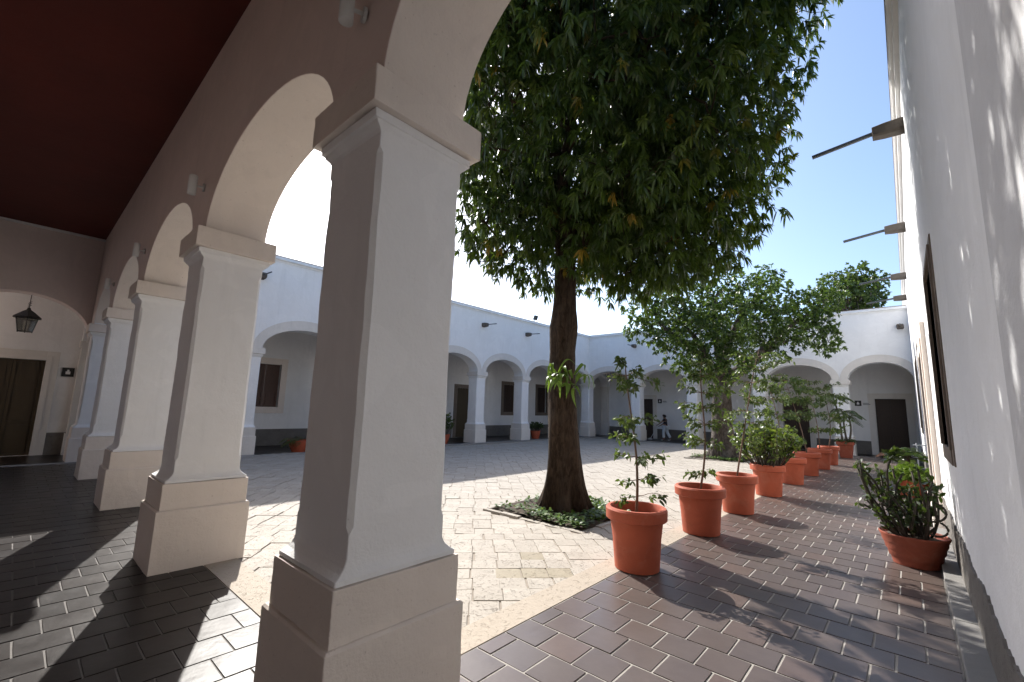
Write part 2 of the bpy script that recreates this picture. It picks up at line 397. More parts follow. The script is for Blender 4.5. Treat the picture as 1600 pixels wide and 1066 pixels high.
# floors of the left and far galleries, with kerbs
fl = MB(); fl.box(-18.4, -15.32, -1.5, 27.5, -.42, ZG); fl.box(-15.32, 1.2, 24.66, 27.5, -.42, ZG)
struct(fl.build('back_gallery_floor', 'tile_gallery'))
kb = MB(); kb.box(-15.32, -15.06, 1.85, 24.66, -.42, ZG + .02); kb.box(-15.06, .3, 24.45, 24.662, -.42, ZG + .021)
struct(kb.build('gallery_kerb', 'kerb'))
st = MB(); st.box(-15.3, -15.004, -1.5, 1.47, -.42, -.003)
struct(st.build('step', 'kerb'))
# ------------------------------------------------------------------ arcades
def sq(hx, hy, z, ch=.004, jx=0, jy=0):
    return [(-hx + ch + jx, -hy + jy, z), (hx - ch + jx, -hy + jy, z), (hx + jx, -hy + ch + jy, z), (hx + jx, hy - ch + jy, z),
            (hx - ch + jx, hy + jy, z), (-hx + ch + jx, hy + jy, z), (-hx + jx, hy - ch + jy, z), (-hx + jx, -hy + ch + jy, z)]
clouds = bpy.data.textures.new('plaster_unevenness', 'CLOUDS'); clouds.noise_scale = .22; clouds.noise_depth = 3
def uneven(o, lev, st):
    m1 = o.modifiers.new('subdivide', 'SUBSURF'); m1.subdivision_type = 'SIMPLE'; m1.levels = lev; m1.render_levels = lev
    m2 = o.modifiers.new('uneven', 'DISPLACE'); m2.texture = clouds; m2.texture_coords = 'GLOBAL'; m2.strength = st; m2.mid_level = .5; m2.direction = 'RGB_TO_XYZ' if False else 'NORMAL'
def column_meshes(kind, z0, zp1, zp2, zcap0, zcap1, swap, cream):
    """shaft with its moulded feet, lower and upper plinth and cap block, about the origin"""
    sh = (.285, .29); pl = (.36, .40); pu = (.335, .372); mo = (.318, .355); cp = (.36, .385)
    S = lambda a: (a[1], a[0]) if swap else a
    sh, pl, pu, mo, cp = map(S, (sh, pl, pu, mo, cp))
    rg = []
    zb = zp2 + .004
    for (t, f) in ((0, 1), (.022, 1), (.026, .9), (.042, .55), (.062, .22), (.085, .05), (.10, 0)):
        rg.append(sq(sh[0] + (mo[0] - sh[0]) * f, sh[1] + (mo[1] - sh[1]) * f, zb + t))
    za, zz = zb + .24, zcap0 - .22
    rg.append(sq(sh[0], sh[1], za - .03))
    for k in range(11):
        z = za + (zz - za) * k / 10
        rg.append(sq(sh[0] + random.gauss(0, .0016), sh[1] + random.gauss(0, .0016), z, .026 + random.gauss(0, .0015)))
    rg.append(sq(sh[0], sh[1], zz + .03))
    for (t, f) in ((-.105, 0), (-.09, .12), (-.07, .45), (-.055, .55), (-.05, .75), (-.004, .8)):
        rg.append(sq(sh[0] + (mo[0] + .005 - sh[0]) * f, sh[1] + (mo[1] + .005 - sh[1]) * f, zcap0 + t))
    m = MB(); m.rings(rg); shaft = m.build('column', 'white'); shade_smooth_angle(shaft, 28)
    m = MB(); m.rings([sq(pl[0], pl[1], z0), sq(pl[0], pl[1], zp1 - .004), sq(pl[0] - .012, pl[1] - .012, zp1 + .008)]); lo = m.build('plinth', cream, shaft, bevel=.007)
    m = MB(); m.rings([sq(pu[0], pu[1], zp1 + .004), sq(pu[0], pu[1], zp2)]); up = m.build('upper_plinth', cream, shaft, bevel=.007)
    m = MB(); m.rings([sq(cp[0], cp[1], zcap0), sq(cp[0], cp[1], zcap1)]); ca = m.build('capital', cream, shaft, bevel=.007)
    if kind == 'near':
        for q in (lo, up, ca): uneven(q, 4, .014)
        uneven(shaft, 2, .012)
    return shaft
def arch_wall(mb, mp, bays, supports, u0, u1, zs, ztop, thick, nseg=28):
    """bays: (centre, half width, rise). Solid wall above the springing with arched openings"""
    edges = []
    for (c, a, r) in bays:
        pts = [(c - a * math.cos(math.pi * k / nseg), zs + r * math.sin(math.pi * k / nseg)) for k in range(nseg + 1)]
        for (p, q) in zip(pts[:-1], pts[1:]):
            for ww in (0, thick): mb.face([mp(p[0], ww, p[1]), mp(q[0], ww, q[1]), mp(q[0], ww, ztop), mp(p[0], ww, ztop)])
            mb.face([mp(p[0], 0, p[1]), mp(q[0], 0, q[1]), mp(q[0], thick, q[1]), mp(p[0], thick, p[1])])
        edges.append((c - a, c + a))
    cur = u0
    for (a, b_) in sorted(edges) + [(u1, u1)]:
        if a > cur + 1e-4:
            for ww in (0, thick): mb.face([mp(cur, ww, zs), mp(a, ww, zs), mp(a, ww, ztop), mp(cur, ww, ztop)])
            mb.face([mp(cur, 0, zs), mp(a, 0, zs), mp(a, thick, zs), mp(cur, thick, zs)])
        cur = b_
    mb.face([mp(u0, 0, ztop), mp(u1, 0, ztop), mp(u1, thick, ztop), mp(u0, thick, ztop)])
def weld(o, smooth=False):
    bm = bmesh.new(); bm.from_mesh(o.data); bmesh.ops.remove_doubles(bm, verts=bm.verts, dist=.0008)
    bmesh.ops.recalc_face_normals(bm, faces=bm.faces); bm.to_mesh(o.data); bm.free()
    if smooth: shade_smooth_angle(o, 30)
def archivolt(mp, c, a, r, ao, ro, zs, proud, name, mat, parent, nseg=28):
    mb = MB(); inn = []; out = []
    for k in range(nseg + 1):
        t = math.pi * k / nseg
        inn.append((c - a * math.cos(t), zs + r * math.sin(t))); out.append((c - ao * math.cos(t), zs + ro * math.sin(t)))
    for k in range(nseg):
        i0, i1, o0, o1 = inn[k], inn[k + 1], out[k], out[k + 1]
        mb.face([mp(i0[0], -proud, i0[1]), mp(i1[0], -proud, i1[1]), mp(o1[0], -proud, o1[1]), mp(o0[0], -proud, o0[1])])
        mb.face([mp(o0[0], -proud, o0[1]), mp(o1[0], -proud, o1[1]), mp(o1[0], .01, o1[1]), mp(o0[0], .01, o0[1])])
        mb.face([mp(i0[0], -proud, i0[1]), mp(i1[0], -proud, i1[1]), mp(i1[0], .3, i1[1]), mp(i0[0], .3, i0[1])])
    o = mb.build(name, mat, parent); weld(o, True); return o
def wall_open(mb, mp, u0, u1, z0, z1, rects, thick):
    us = sorted({u0, u1, *[r[0] for r in rects], *[r[1] for r in rects]}); zs = sorted({z0, z1, *[r[2] for r in rects], *[r[3] for r in rects]})
    for a, b_ in zip(us[:-1], us[1:]):
        for c, d in zip(zs[:-1], zs[1:]):
            if any(r[0] <= a and b_ <= r[1] and r[2] <= c and d <= r[3] for r in rects): continue
            for ww in (0, thick): mb.face([mp(a, ww, c), mp(b_, ww, c), mp(b_, ww, d), mp(a, ww, d)])
    for (a, b_, c, d) in rects:
        mb.face([mp(a, 0, c), mp(a, thick, c), mp(a, thick, d), mp(a, 0, d)]); mb.face([mp(b_, 0, c), mp(b_, thick, c), mp(b_, thick, d), mp(b_, 0, d)])
        mb.face([mp(a, 0, c), mp(b_, 0, c), mp(b_, thick, c), mp(a, thick, c)]); mb.face([mp(a, 0, d), mp(b_, 0, d), mp(b_, thick, d), mp(a, thick, d)])
    mb.face([mp(u0, 0, z1), mp(u1, 0, z1), mp(u1, thick, z1), mp(u0, thick, z1)])
def frame(mp, r, fw, proud, name, mat, parent, sill=True, inset=.05):
    """stone surround of an opening r = (u0, u1, z0, z1)"""
    a, b_, c, d = r; m = MB()
    m.mbox(mp, a - fw, a, -proud, inset, c - (fw if sill else 0), d + fw)
    m.mbox(mp, b_, b_ + fw, -proud, inset, c - (fw if sill else 0), d + fw)
    m.mbox(mp, a, b_, -proud, inset, d, d + fw)
    if sill: m.mbox(mp, a, b_, -proud - .01, inset, c - fw, c)
    f2 = fw * .45
    m.mbox(mp, a - f2, a, -proud - .02, 0, c, d + f2); m.mbox(mp, b_, b_ + f2, -proud - .02, 0, c, d + f2); m.mbox(mp, a, b_, -proud - .02, 0, d, d + f2)
    return m.build(name, mat, parent, bevel=.006)
def shutters(mp, r, depth, parent, mat='wood_red'):
    a, b_, c, d = r; mid = (a + b_) / 2
    for (p, q) in ((a + .01, mid - .006), (mid + .006, b_ - .01)):
        m = MB(); s_ = .07
        m.mbox(mp, p, p + s_, depth, depth + .05, c, d); m.mbox(mp, q - s_, q, depth, depth + .05, c, d)
        for (z0, z1) in ((c, c + .08), (d - .08, d), (c + (d - c) * .34, c + (d - c) * .34 + .07), (c + (d - c) * .17, c + (d - c) * .17 + .05)):
            m.mbox(mp, p + s_, q - s_, depth, depth + .05, z0, z1)
        z = c + (d - c) * .34 + .09
        while z < d - .1:
            m.mbox(mp, p + s_, q - s_, depth + .015, depth + .04, z, z + .028); z += .045
        m.mbox(mp, p + s_, q - s_, depth + .045, depth + .055, c, d)
        for (z0, z1) in ((c + .10, c + (d - c) * .17 - .02), (c + (d - c) * .17 + .07, c + (d - c) * .34 - .02)):
            m.mbox(mp, p + s_ + .03, q - s_ - .03, depth + .012, depth + .045, z0, z1)
        m.build('shutter', mat, parent)
def door_leaves(mp, r, depth, parent, mat, n=2, panels=3):
    a, b_, c, d = r
    m = MB(); m.mbox(mp, a - .05, b_ + .05, depth + .10, depth + .14, c - .1, d + .05); m.build('door_light_stop', 'black', parent)  # black sheet added behind the leaves to stop light through the gaps
    for k in range(n):
        p = a + (b_ - a) * k / n + .005; q = a + (b_ - a) * (k + 1) / n - .005; m = MB()
        m.mbox(mp, p, q, depth + .03, depth + .06, c, d)
        hh = (d - c) / panels
        for t in range(panels):
            m.mbox(mp, p + .1, q - .1, depth + .012, depth + .03, c + hh * t + .09, c + hh * (t + 1) - .05)
        m.mbox(mp, p, p + .07, depth, depth + .03, c, d); m.mbox(mp, q - .07, q, depth, depth + .03, c, d)
        for t in range(panels + 1):
            zz = min(d - .07, c + hh * t); m.mbox(mp, p + .07, q - .07, depth, depth + .03, zz, zz + .06)
        lf = m.build('door_leaf', mat, parent)
        k_ = MB(); uu = q - .05 if k == 0 else p + .05; k_.mbox(mp, uu - .015, uu + .015, depth - .05, depth, c + 1.0, c + 1.12); 
    return
def spout(mp, u, z, parent, blk=.40, pipe=.9, tilt=.08, r=.12, pr=.032):
    m = MB(); rg = []
    for (w_, s_) in ((.05, 1.0), (-.06, 1.0), (-blk * .6, .95), (-blk, .82)):
        rg.append([mp(u + r * s_ * a, w_, z + r * .85 * s_ * b_ - tilt * .0) for (a, b_) in ((-1, -.7), (-.7, -1), (.7, -1), (1, -.7), (1, .8), (.8, 1), (-.8, 1), (-1, .8))])
    m.rings(rg); o = m.build('water_spout', 'spout', parent, bevel=.01)
    m = MB(); A = Vector(mp(u, -blk + .03, z + .01)); B = Vector(mp(u, -blk - pipe, z - tilt)); m.tube([A, B], pr, 10)
    m.build('pipe', 'pipe', o)
# --- near arcade (the gallery the picture is taken from)
ZS = 3.42
near = thing('arcaded_gallery', 'near arcade of thick cream and white piers below a dark red ceiling', 'arcade', (-7.6, YF0, 0))
def nb(mbd): # shift to the parent's frame
    mbd.v = [(p[0] + 7.6, p[1] - YF0, p[2]) for p in mbd.v]; return mbd
mpn = lambda u, ww, z: (u, YF0 - .30 + ww, z)
m = MB(); bays = []
for a, b_ in zip(NEAR_X[:-1], NEAR_X[1:]): bays.append(((a + b_) / 2, (a - b_) / 2 - .287, .78))
bays.append(((-2.023 + XW) / 2, (2.023 + XW) / 2 - .001, .92))
arch_wall(m, mpn, bays, None, -16.0, XW, ZS, 6.45, .58)
o = nb(m).build('arch_wall', 'cream', near, recalc=False); weld(o, True)
# the inner face of the wall is painted in the gallery's own colour
m = MB(); arch_wall(m, lambda u, ww, z: (u, YF0 - .304 + ww, z), bays, None, -16.0, XW - .002, ZS + .002, 5.80, .003)
o = nb(m).build('inner_wall_face', 'inner', near, recalc=False); weld(o)
colp = column_meshes('near', -.006, .56, .81, 3.215, 3.42, False, 'cream')
for k, x in enumerate(NEAR_X):
    c = colp if k == 0 else copy_tree(colp)
    c.parent = near; c.location = (x + 7.6, 0, 0)
    if k: c.rotation_euler[2] = math.pi * (k % 2)
m = MB(); m.box(-16.0, XW, -1.5, YF0 - .29, 5.8, 6.2); nb(m).build('ceiling', 'red', near)
m = MB(); m.box(-18.8, XW + .3, -1.9, -1.5, -.3, 6.6); nb(m).build('back_wall', 'inner', near)
# transverse arch at the end of the gallery
mpt = lambda u, ww, z: (-16.0 - ww, u, z)
m = MB(); arch_wall(m, mpt, [(-.17, 1.28, .92)], None, -1.5, YF0 - .29, 3.18, 5.8, .45)
o = nb(m).build('transverse_arch', 'inner', near, recalc=False); weld(o, True)
m = MB(); m.box(-16.43, -16.02, -1.5, -1.45, -.1, 3.18); nb(m).build('pilaster', 'cream2', near)
# arch and pilaster between the corner bay and the left gallery
m = MB(); arch_wall(m, lambda u, ww, z: (u, YF0 - .27 + ww, z), [(-17.2, .95, .75)], None, -18.4, -15.98, 3.2, 5.75, .5)
o = nb(m).build('transverse_arch', 'white2', near, recalc=False); weld(o, True)
for (x0, x1) in ((-18.42, -18.15), (-16.25, -15.96)):
    m = MB(); m.box(x0, x1, YF0 - .27, YF0 + .23, ZG, 3.01); m.box(x0 - .03, x1 + .03, YF0 - .31, YF0 + .27, ZG, .5); m.box(x0 - .03, x1 + .03, YF0 - .31, YF0 + .27, 3.012, 3.199)
    nb(m).build('pilaster', 'cream2', near)
# --- generic courtyard arcade
def court_arcade(name, label, mp, centres, u0, u1, swap, back, rects, base):
    t = thing(name, label, 'arcade', base)
    inv = lambda mbd: (setattr(mbd, 'v', [(p[0] - base[0], p[1] - base[1], p[2] - base[2]) for p in mbd.v]), mbd)[1]
    lmp = lambda u, ww, z: tuple(Vector(mp(u, ww, z)) - Vector(base))
    zs, zt = 3.27, 6.27
    m = MB(); cs = sorted(centres); bays = []
    for a, b_ in zip(cs[:-1], cs[1:]): bays.append(((a + b_) / 2, (b_ - a) / 2 - .287, .75))
    if u1 > cs[-1] + 1: bays.append(((cs[-1] + u1) / 2 + .14, (u1 - cs[-1]) / 2 - .15, .75))
    arch_wall(m, lmp, bays, None, u0, u1, zs, zt, .58)
    o = m.build('arch_wall', 'white', t, recalc=False); weld(o, True)
    for (c, a, r) in bays:
        archivolt(lmp, c, a, r, a + .285, r + .33, zs + .001, .022, 'archivolt', 'cream2', t)
    m = MB(); m.mbox(lmp, u0, u1, -.10, .60, zt, zt + .045); m.mbox(lmp, u0, u1, -.045, .55, zt + .045, zt + .12); m.mbox(lmp, u0, u1, -.025, 0.0, zt - .07, zt)
    m.build('cornice', 'white', t, bevel=.006)
    m = MB(); m.mbox(lmp, u0, u1, -.055, .56, zt + .121, zt + .142); m.build('parapet_cap', 'brownstone', t)
    cm = column_meshes(name, -.2, .50, .76, 3.07, 3.27, swap, 'cream2')
    for k, u in enumerate(cs):
        c = cm if k == 0 else copy_tree(cm); c.parent = t; c.location = lmp(u, .29, 0)
    m = MB(); wall_open(m, lambda u, ww, z: lmp(u, back + ww, z), u0 - (3 if swap is False else 0), u1, ZG - .2, 5.75, rects, .3)
    m.build('back_wall', 'white2', t, recalc=False)
    m = MB(); m.mbox(lmp, u0 - 3, u1, .58, back + .4, 5.75, 6.0); m.build('roof', 'white2', t)
    bmap = lambda u, ww, z: lmp(u, back + ww, z)
    # stone dado along the back wall, stopped at the doors
    segs = []; cur = u0
    for r in sorted(r for r in rects if r[2] < .3):
        segs.append((cur, r[0] - .25)); cur = r[1] + .25
    segs.append((cur, u1)); m = MB()
    for (a, b_) in segs:
        if b_ > a + .1: m.mbox(bmap, a, b_, -.02, .01, ZG - .1, .52)
    m.build('dado', 'dado', t)
    return t, lmp, bmap
mpl = lambda u, ww, z: (XL + .29 - ww, u, z)
winA = (5.85, 6.90, 1.36, 3.0); doorL = (16.13, 17.25, ZG, 2.58); winB = (19.88, 20.95, 1.30, 2.98); winC = (23.2, 24.2, 1.30, 2.98); doorE = (-.75, .50, ZG, 2.56)
doorK = (26.0, 27.0, ZG, 2.5)
BACKL = 18.4 + XL + .29
left, lmp, lb = court_arcade('arcaded_gallery', 'long white arcade in shade on the left side of the courtyard', mpl, LEFT_Y[1:], YF0 - .29, 27.5, True, BACKL, [winA, doorL, winB, winC, doorE], (XL, 13.0, ZG))
def addwin(bmap, r, mat, fw, parent, shut='wood_red', sill=True):
    f = frame(bmap, r, fw, .03, 'window', mat, parent, sill, .04); shutters(bmap, r, .10, f, shut); return f
addwin(lb, winA, 'cream', .24, left)
addwin(lb, winB, 'brownstone', .19, left, 'wood'); addwin(lb, winC, 'brownstone', .19, left, 'wood')
f = frame(lb, doorL, .20, .03, 'door', 'brownstone', left, False, .04); door_leaves(lb, doorL, .10, f, 'wood_olive', 1, 2)
f = frame(lb, doorE, .26, .05, 'door', 'cream2', left, False, .04); door_leaves(lb, doorE, .12, f, 'wood_olive', 2, 3)
for u in LEFT_Y[1:-1]: spout(lmp, u, 5.58, left, .28, .62, .02, .12, .022)
mpf = lambda u, ww, z: (u, YB - .29 + ww, z)
doorR = (-1.16, -.05, ZG, 2.53); doorM = (-5.0, -3.85, ZG, 2.5); doorP = (-13.35, -12.27, ZG, 2.40)
far, fmp, fb = court_arcade('arcaded_gallery', 'white arcade closing the far end of the courtyard behind the trees', mpf, FAR_X[:-1] + [XL], -15.9, XW, False, 27.5 - YB + .29, [doorR, doorM, doorP], (-7.6, YB, ZG))
for r in (doorR, doorM, doorP):
    f = frame(fb, r, .26, .03, 'door', 'cream2', far, False, .04); door_leaves(fb, r, .12, f, 'wood', 2, 3)
for u in FAR_X[:-1] + [0.02]: spout(fmp, u, 5.50, far, .28, .62, .02, .12, .022)
# inner pilaster and arch that continue the left arcade across the far gallery
m = MB(); arch_wall(m, lambda u, ww, z: (-15.95 + ww + 7.6, u - YB, z - ZG), [(26.35, .95, .7)], None, 25.2, 27.5, 3.2, 5.75, .5)
o = m.build('transverse_arch', 'white2', far, recalc=False); weld(o, True)
m = MB(); m.box(-15.95 + 7.6, -15.45 + 7.6, 27.25 - YB, 27.52 - YB, 0, 3.3); m.box(-15.99 + 7.6, -15.41 + 7.6, 27.2 - YB, 27.53 - YB, 0, .8); m.box(-15.99 + 7.6, -15.41 + 7.6, 27.2 - YB, 27.53 - YB, 3.1, 3.29)
m.build('pilaster', 'cream2', far)
# --- right building
mpr = lambda u, ww, z: (XW + ww - XW, u - 8, z)
right = thing('white_building', 'tall white plastered building along the right edge with stone water spouts', 'building', (XW, 8, 0))
winR = (6.10, 7.48, 1.36, 3.36); doorW = (9.98, 11.5, 0, 2.78); winR2 = (13.3, 14.7, 1.36, 3.36); winR3 = (18.0, 19.3, 1.36, 3.36)
m = MB(); wall_open(m, mpr, -1.9, 34, -.3, 7.05, [winR, doorW, winR2, winR3], .55); m.build('wall', 'white', right, recalc=False)
m = MB(); m.mbox(mpr, 1.73, 34, -.10, .6, 7.05, 7.12); m.mbox(mpr, 1.73, 34, -.06, .6, 6.93, 7.048); m.mbox(mpr, 1.73, 34, -.115, .6, 7.122, 7.20)
m.build('cornice', 'white2', right, bevel=.012); m = MB(); m.mbox(mpr, 1.73, 34, -.125, .6, 7.203, 7.225); m.build('parapet_cap', 'brownstone', right)
m = MB(); m.mbox(mpr, 1.73, 2.36, -.03, -.001, 0, 6.92); m.build('pilaster', 'grey', right); m = MB(); m.mbox(mpr, -1.5, 1.729, -.033, -.002, 0, 5.8); m.build('gallery_end_wall', 'grey', right)  # thin strip and sheet over the wall's near end, greyer than its white
for (a, b_) in ((2.37, 9.25), (12.3, 24.4)):
    m = MB(); N = int((b_ - a) / .06); hs = [.50 + .025 * math.sin(i * .23) + random.gauss(0, .012) for i in range(N + 1)]
    for i in range(N):
        u0_, u1_ = a + (b_ - a) * i / N, a + (b_ - a) * (i + 1) / N; d0, d1 = -.016 + random.gauss(0, .0015), -.016
        m.face([mpr(u0_, -.016, -.1), mpr(u1_, -.016, -.1), mpr(u1_, -.016, hs[i + 1]), mpr(u0_, -.016, hs[i])])
        m.face([mpr(u0_, -.016, hs[i]), mpr(u1_, -.016, hs[i + 1]), mpr(u1_, .005, hs[i + 1]), mpr(u0_, .005, hs[i])])
    o = m.build('dado', 'dado', right, recalc=False); weld(o)
for r in (winR, winR2, winR3):
    f = frame(mpr, r, .15, .012, 'window', 'brownstone', right, True, .22); shutters(mpr, r, .24, f, 'wood')
f = frame(mpr, doorW, .42, .06, 'door', 'cream', right, False, .05); door_leaves(mpr, doorW, .2, f, 'wood', 2, 3)
for q in (9.50, 11.46):
    m = MB(); m.mbox(mpr, q, q + .52, -.14, .0, 0, .34); m.build('door_plinth', 'cream', f, bevel=.01)
for u in (9.06, 14.22, 19.3, 22.9): spout(mpr, u, 6.37, right, .40, .85, .10, .125, .036)
m = MB(); m.box(.5 - XW, 6 - XW, -10, 26, 6.9, 7.04); m.build('roof', 'white2', right)
# white rails beside the wall
rl = thing('handrail', 'small white metal handrail against the right wall beyond the potted palm', 'handrail', (.12, 16.2, 0))
m = MB()
for z in (.35, .65, .95): m.tube([(-.10, 0, z), (.17, 0, z)], .016, 8)
m.build('rail', 'white_metal', rl); m = MB(); m.tube([(-.02, 0, 0), (-.02, 0, 1.0)], .018, 8); m.build('post', 'white_metal', rl)
# ------------------------------------------------------------------ wall lamps, lantern, floodlight, signs
for k, x in enumerate((-2.28, -5.70, -9.08, -12.42)):
    t = thing('wall_lamp', ['small white cylinder spotlight high on the wall above the nearest pier', 'white cylinder spotlight above the second pier of the near arcade', 'white cylinder spotlight above the third pier of the near arcade', 'white cylinder spotlight above the fourth, farthest lit pier'][k], 'wall lamp', (x, YF0 - .306, 3.97), 'spotlights along the gallery wall')
    m = MB(); m.lathe([(.035, -.11), (.042, -.108), (.042, .10), (.036, .11)], 20, -.02, -.11); m.build('lamp_head', 'white_metal', t, True)
    m = MB(); m.tube([(0, 0, 0), (-.005, -.02, 0)], .045, 16); m.tube([(0, -.02, 0), (-.02, -.075, 0)], .012, 8); m.build('bracket', 'white_metal', t)
t = thing('lantern', 'black wrought iron lantern hanging under the arch at the gallery end', 'lantern', (-17.2, -.02, 3.2))
m = MB(); n6 = 6
ring = lambda r, z: [(r * math.cos(math.pi / 3 * k), r * math.sin(math.pi / 3 * k), z) for k in range(6)]
m.rings([ring(.30, .38), ring(.29, .40), ring(.12, .55), ring(.05, .60), ring(.03, .66)]); m.build('roof', 'metal', t)
m = MB()
for k in range(6):
    a = math.pi / 3 * k; m.tube([(.15 * math.cos(a), .15 * math.sin(a), 0), (.23 * math.cos(a), .23 * math.sin(a), .38)], .010, 6)
    b2 = math.pi / 3 * (k + 1)
    for (r, z) in ((.15, .02), (.225, .36)): m.tube([(r * math.cos(a), r * math.sin(a), z), (r * math.cos(b2), r * math.sin(b2), z)], .009, 6)
m.build('cage', 'metal', t)
m = MB(); m.rings([ring(.145, .02), ring(.22, .37)]); m.build('pane', 'glass', t)
m = MB(); m.tube([(0, 0, .66), (0, 0, 2.6)], .008, 6)
for k in range(3): m.tube([(.03 * math.cos(a), .03 * math.sin(a), .70 + .05 * k + .03 * math.sin(a)) for a in [j * math.pi / 4 for j in range(9)]], .006, 6)
m.build('chain', 'metal', t)
t = thing('floodlight', 'small grey floodlight standing on the parapet of the left arcade', 'floodlight', (XL + .2, 19.05, 6.37))
m = MB(); m.tube([(0, 0, 0), (0, 0, .2)], .02, 8); m.build('bracket', 'metal', t)
m = MB(); m.rings([[(.02 + .14 * math.sin(.5) * s_ + dx, y, .28 + z) for (dx, y, z) in ((0, -.16, -.12), (0, .16, -.12), (0.1, .16, .12), (.1, -.16, .12))] for s_ in (0, .9)]); m.build('housing', 'pipe', t, bevel=.01)
def sign(label, loc, ux):
    t = thing('door_sign', label, 'sign', loc, 'square black door signs')
    d = Vector(ux); nrm = Vector((0, 0, 1)).cross(d)
    if nrm.dot(Vector((0, 0, H)) - Vector(loc)) < 0: nrm = -nrm
    mp = lambda u, ww, z: tuple(d * u + nrm * ww + Vector((0, 0, z)))
    m = MB(); m.mbox(mp, -.13, .13, 0, .012, -.13, .13); m.build('plaque', 'black', t, bevel=.004)
    m = MB(); m.mbox(mp, .17, .43, 0, .010, -.09, .05); m.build('name_plate', 'sign_white', t)
    m = MB(); m.mbox(mp, -.05, .05, .012, .016, -.06, .02); m.mbox(mp, -.022, .022, .012, .0155, .02, .07); m.build('icon', 'sign_white', t)
    m = MB()
    for z in (-.06, -.01): m.mbox(mp, .19, .41 - z, .010, .0125, z, z + .018)
    m.build('lettering', 'black', t)
sign('black square sign beside the door under the lantern', (-18.38, .98, 2.26), (0, 1, 0))
sign('black square sign right of the far door near the walking person', (-11.80, 27.48, 2.27), (1, 0, 0))
sign('black square sign left of the dark double door at the far right', (-1.80, 27.48, 2.31), (1, 0, 0))
# ------------------------------------------------------------------ foliage tools
class Leaves:
    """leaf sheets: base, two shoulder points, two outer points and tip, bent along the rib"""
    def __init__(s): s.V = []; s.R = []
    def add(s, p, d, n, L, W, droop=.3, r=None):
        d = d / (np.linalg.norm(d) + 1e-9); sd = np.cross(d, n); l = np.linalg.norm(sd)
        if l < 1e-4: sd = np.cross(d, np.array([.3, .5, .8])); l = np.linalg.norm(sd)
        sd /= l; dn = np.array([0, 0, -1.0])
        q1 = p + d * L * .35 + dn * droop * L * .06; q2 = p + d * L * .72 + dn * droop * L * .30; tip = p + d * L + dn * droop * L * .62
        s.V.append((p, q1 + sd * W * .5, q1 - sd * W * .5, q2 + sd * W * .42, q2 - sd * W * .42, tip))
        s.R.append(random.random() * .97 + .01 if r is None else r)
    def build(s, name, mat, parent):
        N = len(s.V); V = np.array(s.V, dtype=np.float32).reshape(-1, 3)
        b = np.arange(N)[:, None] * 6
        tris = np.concatenate([b + np.array([[0, 2, 1]]), b + np.array([[1, 2, 4]]), b + np.array([[1, 4, 3]]), b + np.array([[3, 4, 5]])], axis=1).reshape(-1, 3)
        me = bpy.data.meshes.new(name); me.vertices.add(len(V)); me.vertices.foreach_set('co', V.ravel())
        nt_ = len(tris); me.loops.add(nt_ * 3); me.loops.foreach_set('vertex_index', tris.ravel().astype(np.int32))
        me.polygons.add(nt_); me.polygons.foreach_set('loop_start', np.arange(0, nt_ * 3, 3, dtype=np.int32)); me.polygons.foreach_set('loop_total', np.full(nt_, 3, dtype=np.int32))
        me.update(calc_edges=True)
        at = me.attributes.new('rnd', 'FLOAT', 'FACE'); at.data.foreach_set('value', np.repeat(np.array(s.R, dtype=np.float32), 4))
        me.polygons.foreach_set('use_smooth', [True] * nt_)
        me.materials.append(MT[mat]); o = bpy.data.objects.new(name, me); col.objects.link(o); o.parent = parent; return o
def rv(): 
    v = np.random.normal(size=3); return v / np.linalg.norm(v)
def tuft(Lv, p, axis, n, L, W, droop, spread=1.0, r=None):
    axis = axis / (np.linalg.norm(axis) + 1e-9)
    for k in range(n):
        d = axis * random.uniform(.2, 1) + rv() * spread
        Lv.add(p + rv() * L * .12, d, rv() + np.array([0, 0, .8]), L * random.uniform(.65, 1.15), W * random.uniform(.8, 1.2), droop * random.uniform(.6, 1.4), r)
def limb(mb, a, b, ra, rb, bend=.12, n=7, seg=8):
    a = np.array(a, float); b = np.array(b, float); L = np.linalg.norm(b - a); k = rv() * L * bend; k2 = rv() * L * bend * .4
    pts = [tuple(a + (b - a) * t + k * math.sin(math.pi * t) + k2 * math.sin(2 * math.pi * t)) for t in np.linspace(0, 1, n)]
    mb.tube(pts, [ra + (rb - ra) * t for t in np.linspace(0, 1, n)], seg); return [np.array(p) for p in pts]
def trunk_mesh(path, radii, flare=.8, roots=6, n=40, lump=.05):
    """path of (x,y,z), radii; root buttresses spread at the foot"""
    rg = []; ph = random.random() * 6
    Np = len(path)
    for i, (p, r) in enumerate(zip(path, radii)):
        ring_ = []
        hz = p[2]
        for k in range(n):
            a = 2 * math.pi * k / n
            f = 1 + lump * math.sin(3 * a + hz * 1.3 + ph) + lump * .7 * math.sin(5 * a - hz * 2.1) + random.gauss(0, .012)
            fl_ = flare * math.exp(-max(0, hz) / .36) * (.55 + .45 * math.cos(roots * a + ph + .6 * math.sin(2 * a)))
            rr = r * (f + fl_)
            ring_.append((p[0] + rr * math.cos(a), p[1] + rr * math.sin(a), p[2]))
        rg.append(ring_)
    m = MB(); m.rings(rg); return m
